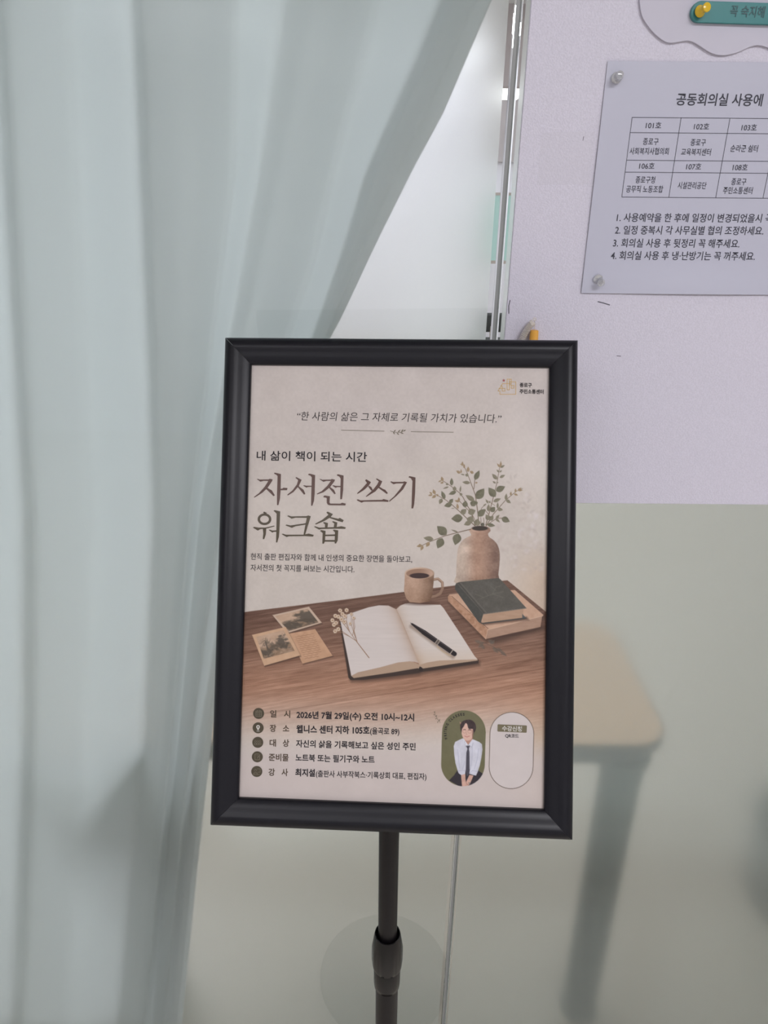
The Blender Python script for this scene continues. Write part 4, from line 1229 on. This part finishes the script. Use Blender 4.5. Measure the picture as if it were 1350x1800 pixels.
# cloud shaped panel and the green sign on it
M_cloud = mat('matt_white_foam', srgb(202, 200, 212), 0.7)
M_teal = mat('teal_acrylic', srgb(54, 126, 126), 0.35)
M_tealt = mat('dark_teal_letter', srgb(48, 84, 88), 0.45)
CY0 = BY - 0.0030
wc = wallpt(CY0)
cz = [(1123.5, -60), (1124, -10), (1125.5, 10), (1129, 28), (1139, 45), (1152, 60), (1166, 71), (1177, 75), (1190, 74), (1205, 71.5), (1216, 72.5), (1228, 79), (1240, 87), (1253, 94), (1268, 97), (1283, 95.5), (1300, 90.5), (1316, 83), (1330, 79.5), (1343, 81), (1356, 86), (1375, 93), (1400, 94), (1425, 86), (1450, 70), (1470, 40), (1475, -10), (1470, -60), (1440, -95), (1380, -110), (1320, -100), (1260, -112), (1200, -100), (1150, -90)]
cp = [wc(x, y) for x, y in smoothp(cz, 3)]
cb_ = MB((0.36, CY0, 1.70)).prism([tuple(p) for p in cp], CY0, BY - 0.0001)
cloud = cb_.build('cloud_panel', M_cloud, None, bevel=0)
tag(cloud, 'white wavy-edged cloud panel at the top of the notice board', 'panel')
GY0 = CY0 - 0.0042
wg = wallpt(GY0)
sg = empty('name_sign', (0.36, CY0, 1.67))
tag(sg, 'green rounded sign with dark Korean lettering, pinned on the cloud panel', 'sign')
SG = np.array(sg.location)
A0, B0 = wg(1231, 20.5), wg(1560, 31)
ex = (B0 - A0) / np.linalg.norm(B0 - A0); ey = np.array([-ex[1], ex[0]])
rr = np.linalg.norm(wg(1231, 1.3) - wg(1231, 39)) / 2
ol = [A0 + rr * (math.cos(t_) * ex + math.sin(t_) * ey) for t_ in np.linspace(math.pi / 2, 3 * math.pi / 2, 24)]
ol += [B0 + rr * (math.cos(t_) * ex + math.sin(t_) * ey) for t_ in np.linspace(-math.pi / 2, math.pi / 2, 24)]
MB(SG).prism([tuple(p) for p in ol], GY0, CY0 - 0.0001).build('plate', M_teal, sg, bevel=0.0005)
gl = MB(SG)
text_on(gl, w3(GY0), wg, '꼭 숙지해 주', (1282, 28.5), (1362, 31.6), 19, 0.012, 0, 0, 0.0004)
gl.build('lettering', M_tealt, sg)

# push pins
def pin_mat(name, col, glass):
    m_ = mat(name, col, 0.06 if glass else 0.2, coat=0.3, trans=0.75 if glass else 0.1)
    return m_


M_pinc = pin_mat('clear_plastic', (0.93, 0.94, 0.95, 1), True)
M_piny = pin_mat('yellow_plastic', srgb(236, 196, 40), False)
M_steel = mat('pin_steel', (0.6, 0.6, 0.62, 1), 0.25, metal=1.0)


def push_pin(px, Y, mt, label, grp, tilt):
    p = at(px[0], px[1], Y)
    o = empty('push_pin', tuple(p)); tag(o, label, 'push pin', grp)
    ax = np.array([tilt[0], -1.0, tilt[1]]); ax /= np.linalg.norm(ax)
    MB(p).lathe([(0.0044, 0.0008), (0.0050, 0.0014), (0.0050, 0.0022), (0.0040, 0.0032), (0.0029, 0.0045), (0.0024, 0.0062), (0.0024, 0.0085), (0.0030, 0.0098), (0.0038, 0.0104), (0.0040, 0.0114), (0.0036, 0.0121), (0.0020, 0.0125)], p, ax, n=32).build('head', mt, o, smooth=True, angle=0.8)
    MB(p).lathe([(0.0005, -0.003), (0.0005, 0.0012)], p, ax, n=10).build('needle', M_steel, o)
    return o


push_pin((1082.5, 138), SYP, M_pinc, 'clear push pin in the upper left corner of the paper notice', 'clear push pins', (0.02, 0.10))
push_pin((1050, 489.5), SYP - 0.0005, M_pinc, 'clear push pin in the lower left corner of the paper notice', 'clear push pins', (0.14, -0.30))
push_pin((1228.5, 21), GY0, M_piny, 'yellow push pin in the rounded end of the green sign', None, (0.22, 0.12))

# pen on a coiled cord hanging at the foot of the board
M_peny = mat('orange_yellow_plastic', srgb(232, 172, 74), 0.4)
M_coil = mat('milky_coil_plastic', srgb(232, 224, 214), 0.25, trans=0.15)
PYD = BY - 0.0075
pt = at(939.5, 581, PYD)
pn = empty('pen', tuple(pt)); tag(pn, 'yellow pen on a coiled cord leaning at the board behind the poster frame', 'pen')
MB(pt).lathe([(0.0012, -0.128), (0.0034, -0.112), (0.0048, -0.100), (0.0048, -0.02), (0.0046, -0.004), (0.0043, 0.0), (0.0030, 0.0006)], pt, (0.0, 0.03, 1), n=28).build('barrel', M_peny, pn, smooth=True, angle=0.6)
top = at(939.6, 563.5, PYD)
loop = [pt + (top - pt) * t_ for t_ in np.linspace(0, 1, 6)]
loop += [top + 0.0014 * np.array([math.sin(t_), 0, 1 - math.cos(t_)]) for t_ in np.linspace(0.4, 2 * math.pi, 16)]
MB(pt).tube(loop, 0.00045, 8).build('wire_loop', M_coil, pn, smooth=True)
path = np.array([at(937.5, 566.5, PYD), at(933, 570, PYD), at(926, 580, PYD), at(920, 591, PYD), at(915, 605, PYD), at(915, 625, PYD), at(922, 645, PYD), at(930, 655, PYD)])
tt = np.linspace(0, len(path) - 1, 620)
coil = []
for i, t_ in enumerate(tt):
    c_ = np.array([np.interp(t_, range(len(path)), path[:, k]) for k in range(3)])
    d_ = path[min(int(t_) + 1, len(path) - 1)] - path[min(int(t_), len(path) - 2)]
    d_ /= np.linalg.norm(d_); n1 = np.cross(d_, (0, 1, 0)); n1 /= np.linalg.norm(n1); n2 = np.cross(d_, n1)
    a_ = t_ * 2 * math.pi * 6.0
    coil.append(c_ + 0.0032 * (math.cos(a_) * n1 + math.sin(a_) * n2))
MB(pt).tube(coil, 0.00042, 5).build('coil_cord', M_coil, pn, smooth=True)
